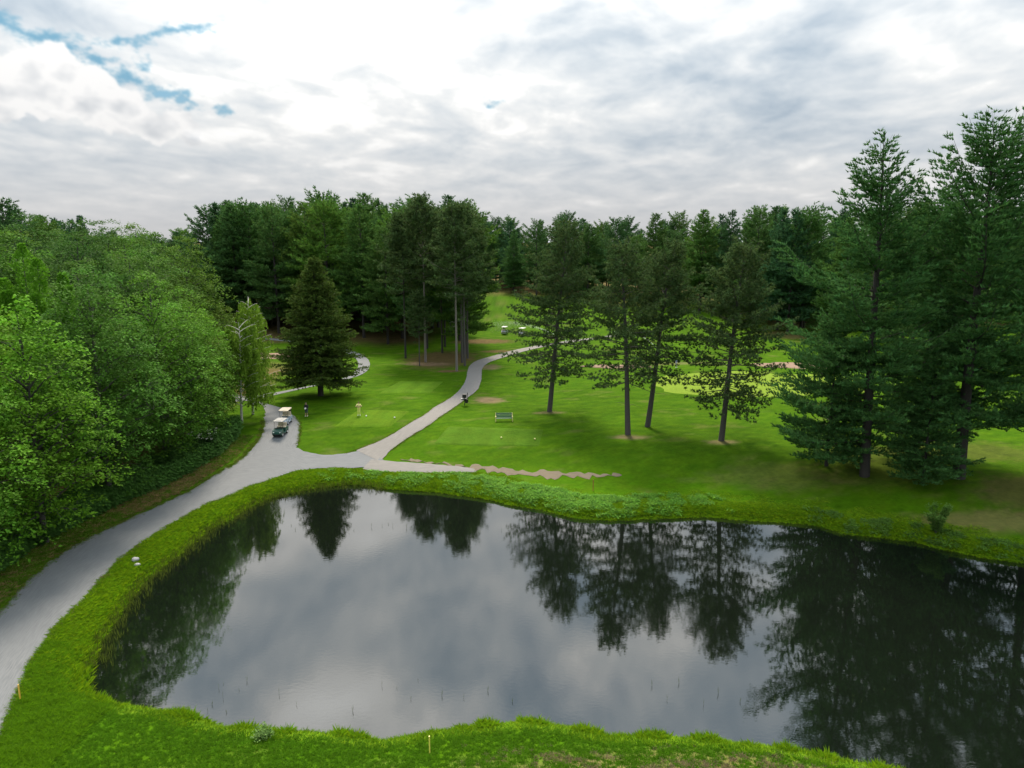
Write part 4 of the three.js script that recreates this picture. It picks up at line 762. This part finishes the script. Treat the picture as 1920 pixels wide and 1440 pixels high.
  if (c.bag) {                                                       // golf bags ride on the rack
    for (const s of c.bag) {
      const b = new THREE.Group(), cyl = new THREE.CylinderGeometry(0.14, 0.12, 0.85, 12); cyl.translate(0, 0.43, 0); mesh('bag_body', cyl, s < 0 ? P.navy : P.black, b); mesh('pocket', box(0.2, 0.4, 0.1, 0, 0.3, -0.14, 0.04), P.navy, b);
      for (let k = 0; k < 4; k++) { const a = k * 1.6; mesh('club', mergeGeometries([rod([Math.cos(a) * 0.06, 0.6, Math.sin(a) * 0.06], [Math.cos(a) * 0.08, 1.1, Math.sin(a) * 0.08], 0.008, 5), box(0.09, 0.06, 0.05, Math.cos(a) * 0.1, 1.11, Math.sin(a) * 0.08)].map((q2) => q2.index ? q2.toNonIndexed() : q2)), P.steel, b); }
      const ct = Math.cos(turn), st = Math.sin(turn), lx = s * 0.195, lz = -1.01;
      b.position.set(x + lx * ct + lz * st, ground(x, z) + 0.55, z - lx * st + lz * ct); b.rotation.y = turn; b.scale.setScalar(0.8);
      place(b, 'golf_bag', c.bagLabel[s < 0 ? 0 : 1], 'golf bag', 'golf bags on the carts');
    }
  }
  return g;
}
golfCart('dark green golf cart with grey roof parked at the front on the gravel', -21.9, -67.6, -0.06, { body: P.green, roof: P.grey, bag: [-1], bagLabel: ['golf bag strapped behind the dark green cart'] }, 'golf carts parked on the gravel');
golfCart('pale blue golf cart with beige roof parked behind the green one', -22.5, -71.2, 0.02, { body: P.paleBlue, roof: P.beige, bag: [-1, 1], bagLabel: ['dark blue golf bag on the beige roofed cart', 'black golf bag on the beige roofed cart'] }, 'golf carts parked on the gravel');
golfCart('grey golf cart with white roof, farther from the pines, on the fairway', -1.4, -140.6, 2.9, { body: P.greyBlue, roof: P.white }, 'golf carts far up the fairway');
golfCart('grey golf cart with white roof, half behind pine needles, on the fairway', 2.0, -138.4, 2.75, { body: P.greyBlue, roof: P.white }, 'golf carts far up the fairway');

// bench
{
  const g = new THREE.Group();
  for (const [y, z, t] of [[0.98, -0.31, -0.2], [0.78, -0.27, -0.2], [0.60, -0.235, -0.2]]) mesh('back_slat', box(1.62, 0.13, 0.04, 0, y, z, 0.012, t), P.slat, g);
  for (const z of [-0.12, 0.04, 0.2]) mesh('seat_slat', box(1.62, 0.04, 0.14, 0, 0.45, z, 0.012), P.slat, g);
  for (const s of [-1, 1]) {
    const f = new THREE.Group(); f.name = 'end_frame'; g.add(f);
    mesh('rear_leg', mergeGeometries([rod([s * 0.84, 0, -0.2], [s * 0.84, 0.45, -0.18], 0.04), rod([s * 0.84, 0.43, -0.18], [s * 0.84, 1.08, -0.34], 0.04)]), P.yellow, f);
    mesh('front_leg', rod([s * 0.84, 0, 0.24], [s * 0.84, 0.66, 0.22], 0.04), P.yellow, f);
    mesh('armrest', box(0.09, 0.05, 0.52, s * 0.84, 0.68, 0.0, 0.02), P.yellow, f);
    mesh('seat_rail', rod([s * 0.84, 0.41, -0.2], [s * 0.84, 0.41, 0.24], 0.025), P.yellow, f);
  }
  g.position.set(-0.8, ground(-0.8, -72.4), -72.4); g.rotation.y = 0.05; g.scale.set(1, 0.78, 0.9);
  place(g, 'park_bench', 'green slatted bench with pale yellow end frames on the lawn', 'bench');
}
// tee station: a post with a tray, a box and a tall thin pole
{
  const g = new THREE.Group();
  mesh('post', rod([0, -0.1, 0], [0, 0.85, 0], 0.045), P.black, g); mesh('tray', box(0.62, 0.1, 0.42, -0.06, 0.72, 0, 0.02), P.black, g); mesh('ledge', box(0.36, 0.05, 0.3, -0.22, 0.8, 0.04, 0.01), P.white, g);
  mesh('box', box(0.46, 0.4, 0.3, -0.02, 1.08, 0, 0.03), P.black, g); mesh('bin', new THREE.CylinderGeometry(0.17, 0.14, 0.42, 14).translate(0.2, 0.5, -0.05), P.black, g);
  const h = mesh('washer_pole', rod([0.38, 0.35, 0], [0.32, 1.4, 0], 0.03), P.black, g); mesh('pole_cap', box(0.1, 0.1, 0.1, 0.32, 1.42, 0, 0.03), P.black, h);
  mesh('foot_bar', rod([0.1, 0.3, 0], [0.62, 0.3, 0], 0.02), P.black, g);
  g.position.set(-5.25, ground(-5.25, -79.9), -79.9);
  place(g, 'tee_station', 'black tee station with box and tall pole beside the cart path', 'tee station');
}
// markers and stakes
function marker(x, z, m, label) {
  const g = new THREE.SphereGeometry(0.085, 14, 10); g.scale(1, 0.85, 1); g.translate(0, 0.1, 0); const o = mesh('tee_marker', g, m); o.position.set(x, ground(x, z) + 0.07, z); place(o, 'tee_marker', label, 'tee marker', 'round tee markers');
}
marker(-15.0, -73.9, P.white, 'white tee marker at the feet of the yellow golfer'); marker(-12.0, -73.3, P.white, 'white tee marker across the tee from the yellow golfer');
marker(-1.0, -66.4, P.yellow, 'yellow tee marker mid way across the bench tee'); marker(2.1, -65.7, P.yellow, 'yellow tee marker at the pine end of the bench tee');
function stake(x, z, h, m, label) { const g = box(0.05, h + 0.2, 0.05, 0, h / 2 - 0.1, 0, 0.008); const o = mesh('marker_stake', g, m); o.position.set(x, ground(x, z), z); place(o, 'marker_stake', label, 'stake', 'hazard stakes round the pond'); }
stake(-3.15, -25.0, 0.75, paint(0.72, 0.62, 0.12), 'yellow stake standing in the grass of the near shore'); stake(-20.9, -28.2, 0.8, paint(0.70, 0.42, 0.06), 'orange yellow stake at the edge of the gravel road'); stake(6.3, -54.7, 0.9, P.red, 'thin dark red stake on the far bank');
// stones by the bank
{
  const R = rng(960);
  [[-23.25, -42.6, 0.22, 'flat grey stone in the bank grass beside the road'], [-22.9, -42.1, 0.15, 'smaller grey stone next to the flat stone on the bank']].forEach(([x, z, r, label]) => {
    const g = new THREE.IcosahedronGeometry(r, 2), p = g.attributes.position; for (let i = 0; i < p.count; i++) { const k = 1 + 0.25 * noiseA(p.getX(i) * 4 + x, p.getZ(i) * 4 + p.getY(i) * 3); p.setXYZ(i, p.getX(i) * k * 1.3, p.getY(i) * k * 0.5, p.getZ(i) * k); }
    const o = mesh('stone', g, std({ color: rgb(0.33, 0.33, 0.34), roughness: 0.9 })); o.position.set(x, ground(x, z) + 0.08, z); o.rotation.y = R() * 6; place(o, 'bank_stone', label, 'stone');
  });
}
// sprinklers throwing water
function sprinkler(x, z, dx, dz, rise, label) {
  const g = new THREE.Group(), R = rng(970 + Math.round(x)), y0 = 0.35;
  mesh('riser', rod([0, -0.05, 0], [0, 0.28, 0], 0.04), P.black, g); mesh('nozzle', rod([0, 0.27, 0], [dx * 0.015, 0.42, dz * 0.015], 0.03), P.steel, g);
  const drop = new Leaves();
  for (let q = 0; q < 5200; q++) {
    const t = Math.pow(R(), 0.9), w = 0.03 + t * t * 1.1, fall = R() * R() * 2.2 * t; inBall(R, D1);
    const px = dx * t + D1.x * w, py = y0 + 4 * rise * t * (1 - t * 0.72) + D1.y * w * 0.4 - fall * t, pz = dz * t + D1.z * w, s = 0.018 + 0.02 * R();
    if (py < 0.1) continue;
    inBall(R, D1).normalize(); S1.set(R() - 0.5, R() - 0.5, R() - 0.5).cross(D1).normalize(); drop.leaf(px, py, pz, D1, S1, s * 1.6, s * 0.6, 0.01, [0.85, 0.88, 0.9]);
  }
  const sp = mesh('water_spray', drop.build(), new THREE.MeshPhysicalMaterial({ vertexColors: true, roughness: 0.5, transmission: 0.5, thickness: 0 }), g); sp.userData.kind = 'stuff';
  g.position.set(x, ground(x, z), z); place(g, 'lawn_sprinkler', label, 'sprinkler', 'sprinklers watering the fairway');
}
sprinkler(10.5, -121, -14, -14, 2.1, 'sprinkler throwing a long arc of water towards the far carts');
sprinkler(24, -118, -6, -12, 1.8, 'sprinkler spraying on the lawn behind the red pines');

// ------------------------------------------------------------------ people
const SKIN = [0.42, 0.25, 0.17];
function person(name, label, x, z, turn, J, tone, extras) {
  // J: joints in metres, feet at y = 0, facing +z; bones carry [from, to, r0, r1, colour key]
  const bones = [
    ['pelvis', 'chest', 0.125, 0.15, 'top'], ['chest', 'neck', 0.14, 0.065, 'top'], ['neck', 'head0', 0.055, 0.06, 'skin'],
    ['shL', 'shR', 0.085, 0.085, 'top'], ['hipL', 'hipR', 0.12, 0.12, 'bottom'],
  ];
  for (const s of ['L', 'R']) bones.push(['sh' + s, 'el' + s, 0.062, 0.048, tone.sleeve === 'short' ? 'sleeve' : 'top'], ['el' + s, 'wr' + s, 0.044, 0.032, tone.sleeve === 'long' ? 'top' : 'skin'], ['hip' + s, 'kn' + s, 0.098, 0.064, 'bottom'], ['kn' + s, 'an' + s, 0.06, 0.042, tone.shorts ? 'skin' : 'bottom'], ['an' + s, 'to' + s, 0.048, 0.042, 'shoe']);
  const res = 72, lo = V(-0.55, -0.05, -0.4), size = V(1.1, 1.95, 0.8), mc = new MarchingCubes(res, new THREE.MeshBasicMaterial(), false, false, 60000); mc.isolation = 0;
  const q = V(0, 0, 0), ab = V(0, 0, 0), ap = V(0, 0, 0);
  const seg = bones.map(([a, b, r0, r1, k]) => [V(...J[a]), V(...J[b]), r0, r1, k]), headC = V(...J.head);
  const field = (p, want) => {
    let best = 1e9, d = 1e9, key = 'top', tt = 0;
    for (const [a, b, r0, r1, k] of seg) { ab.subVectors(b, a); ap.subVectors(p, a); const t = clamp(ap.dot(ab) / ab.lengthSq()), e = ap.addScaledVector(ab, -t).length() - mix(r0, r1, t); if (e < best) { best = e; key = k; tt = t; } const h = clamp(0.5 + 0.5 * (d - e) / 0.045); d = mix(d, e, h) - 0.045 * h * (1 - h); }
    ap.subVectors(p, headC); const e = Math.hypot(ap.x / 0.078, ap.y / 0.115, ap.z / 0.095) * 0.095 - 0.095, nose = Math.hypot(ap.x, ap.y + 0.01, ap.z - 0.1) - 0.02, ears = Math.hypot(Math.abs(ap.x) - 0.08, ap.y, ap.z + 0.005) - 0.022;
    const hd = Math.min(e, nose, ears); if (hd < best) { best = hd; key = 'skin'; }
    if (key === 'sleeve') key = tt < 0.75 ? 'top' : 'skin';
    return want ? key : Math.min(d, hd);
  };
  for (let k = 0, i = 0; k < res; k++) for (let j = 0; j < res; j++) for (let n = 0; n < res; n++, i++) mc.field[i] = -field(q.set(lo.x + (n / res) * size.x, lo.y + (j / res) * size.y, lo.z + (k / res) * size.z));
  mc.update();
  const n = mc.count, pos = new Float32Array(n * 3), col = new Float32Array(n * 3), nor = new Float32Array(n * 3), half = res / 2;
  for (let i = 0; i < n; i++) {
    const px = lo.x + ((mc.positionArray[i * 3] * half + half) / res) * size.x, py = lo.y + ((mc.positionArray[i * 3 + 1] * half + half) / res) * size.y, pz = lo.z + ((mc.positionArray[i * 3 + 2] * half + half) / res) * size.z;
    pos.set([px, py, pz], i * 3); col.set(tone[field(q.set(px, py, pz), true)] ?? SKIN, i * 3); nor.set([mc.normalArray[i * 3], mc.normalArray[i * 3 + 1], mc.normalArray[i * 3 + 2]], i * 3);
  }
  const bodyG = new THREE.BufferGeometry(); bodyG.setAttribute('position', new THREE.BufferAttribute(pos, 3)); bodyG.setAttribute('color', new THREE.BufferAttribute(col, 3));
  // hands: palm and five bent fingers, closed on each other or on the thing held
  const W = new Wood();
  for (const s of ['L', 'R']) {
    const w = V(...J['wr' + s]), d = V(...J['hand' + s]).sub(w).normalize(), side = V(0, 1, 0).cross(d).normalize(), dn = d.clone().cross(side), sg = s === 'L' ? 1 : -1;
    const palm = w.clone().addScaledVector(d, 0.085); W.tube([w.clone(), w.clone().addScaledVector(d, 0.04), palm, palm.clone().addScaledVector(d, 0.015)], (f) => 0.03 + 0.012 * Math.sin(f * 3.1), 0, 8);
    [[-0.03, 0.06], [-0.01, 0.072], [0.01, 0.068], [0.028, 0.054]].forEach(([o, l]) => { const b = palm.clone().addScaledVector(side, o); W.tube([b, b.clone().addScaledVector(d, l * 0.5), b.clone().addScaledVector(d, l * 0.72).addScaledVector(dn, l * 0.4), b.clone().addScaledVector(d, l * 0.6).addScaledVector(dn, l * 0.75)], 0.009, 0.007, 6); });
    const tb = w.clone().addScaledVector(d, 0.03).addScaledVector(side, sg * 0.03); W.tube([tb, tb.clone().addScaledVector(d, 0.03).addScaledVector(side, sg * 0.025), tb.clone().addScaledVector(d, 0.058).addScaledVector(side, sg * 0.02)], 0.011, 0.008, 6);
  }
  const hg = W.build(), hp = hg.toNonIndexed(), hc = new Float32Array(hp.attributes.position.count * 3); for (let i = 0; i < hc.length; i += 3) hc.set(SKIN, i);
  hp.setAttribute('color', new THREE.BufferAttribute(hc, 3)); hp.deleteAttribute('uv'); hp.deleteAttribute('normal');
  const all = mergeGeometries([bodyG, hp]); all.computeVertexNormals();
  const g = new THREE.Group(); mesh('body', all, std({ vertexColors: true, roughness: 0.8 }), g);
  const hair = new THREE.SphereGeometry(0.1, 18, 12, 0, 6.283, 0, 1.75); hair.scale(0.92, 1.2, 1.06); hair.rotateX(-0.45); hair.translate(J.head[0], J.head[1] + 0.025, J.head[2] - 0.012); mesh(tone.hat ? 'cap' : 'hair', hair, std({ color: rgb(...tone.hair), roughness: 0.9 }), g);
  if (tone.hat) mesh('cap_peak', box(0.15, 0.015, 0.1, J.head[0], J.head[1] + 0.07, J.head[2] + 0.13, 0.006), std({ color: rgb(...tone.hair), roughness: 0.9 }), g);
  for (const s of [-1, 1]) mesh('eye', new THREE.SphereGeometry(0.011, 8, 6).translate(J.head[0] + s * 0.032, J.head[1] + 0.012, J.head[2] + 0.086), P.black, g);
  mesh('mouth', box(0.045, 0.01, 0.012, J.head[0], J.head[1] - 0.05, J.head[2] + 0.087, 0.004), P.red, g);
  g.position.set(x, ground(x, z) + (extras?.lift ?? 0.02), z); g.rotation.y = turn; g.scale.setScalar(0.82);
  place(g, name, label, 'person', 'golfers'); return g;
}
const stand = (o) => ({ pelvis: [0, 0.98, 0], chest: [0, 1.28, 0], neck: [0, 1.5, 0], head0: [0, 1.58, 0.01], head: [0, 1.66, 0.02], shL: [0.18, 1.42, 0], shR: [-0.18, 1.42, 0], hipL: [0.09, 0.93, 0], hipR: [-0.09, 0.93, 0], knL: [0.11, 0.5, 0.02], knR: [-0.11, 0.5, 0.02], anL: [0.12, 0.09, 0], anR: [-0.12, 0.09, 0], toL: [0.14, 0.05, 0.16], toR: [-0.14, 0.05, 0.16], ...o });
person('person', 'golfer in a yellow shirt and yellow trousers holding a club on the tee', -15.85, -74.4, 0.1, stand({ elL: [0.36, 1.22, 0.08], elR: [-0.36, 1.22, 0.08], wrL: [0.07, 1.18, 0.26], wrR: [-0.07, 1.15, 0.26], handL: [0.0, 1.16, 0.3], handR: [0.0, 1.12, 0.3] }),
  { top: [0.80, 0.72, 0.30], bottom: [0.74, 0.74, 0.22], shoe: [0.75, 0.75, 0.75], sleeve: 'short', hair: [0.10, 0.05, 0.03] }, { lift: 0.07 });
{
  const g = new THREE.Group(); mesh('shaft', rod([-0.02, 0.22, 0], [0.62, -0.62, 0.1], 0.012), P.black, g); mesh('club_head', box(0.12, 0.07, 0.09, 0.66, -0.66, 0.11, 0.03), P.black, g); mesh('grip', rod([-0.1, 0.32, -0.012], [0.06, 0.115, 0.012], 0.016), P.black, g);
  g.scale.setScalar(0.82); g.position.set(-15.85 + 0.03, ground(-15.85, -74.4) + 0.07 + 1.14 * 0.82, -74.4 + 0.27); place(g, 'golf_club', 'dark golf club slanting across the yellow golfer', 'golf club');
}
person('person', 'golfer in a black top and dark shorts standing near the carts', -21.2, -74.1, -0.15, stand({ elL: [0.27, 1.16, 0.02], elR: [-0.27, 1.16, 0.02], wrL: [0.09, 1.08, 0.2], wrR: [-0.09, 1.08, 0.2], handL: [0.03, 1.08, 0.26], handR: [-0.03, 1.08, 0.26] }),
  { top: [0.012, 0.012, 0.015], bottom: [0.045, 0.055, 0.075], shoe: [0.6, 0.52, 0.45], sleeve: 'long', shorts: true, hair: [0.12, 0.09, 0.07], hat: true });
{
  const o = mesh('score_card', box(0.15, 0.2, 0.015, 0, 0, 0, 0.004, -0.9), P.white); o.position.set(-21.2 - 0.03, ground(-21.2, -74.1) + 0.92, -74.1 + 0.225); place(o, 'score_card', 'small white card in the hands of the golfer in black', 'card');
}
person('person', 'small far golfer in a blue shirt seen between the red pines', 23.4, -103.7, 0.4, stand({ elL: [0.25, 1.15, 0], elR: [-0.25, 1.15, 0], wrL: [0.24, 0.92, 0.08], wrR: [-0.24, 0.92, 0.08], handL: [0.24, 0.84, 0.1], handR: [-0.24, 0.84, 0.1] }),
  { top: [0.32, 0.36, 0.66], bottom: [0.5, 0.48, 0.42], shoe: [0.6, 0.6, 0.6], sleeve: 'short', hair: [0.5, 0.5, 0.5], hat: true });

console.log(stats.join(', '));
renderer.render(scene, camera);
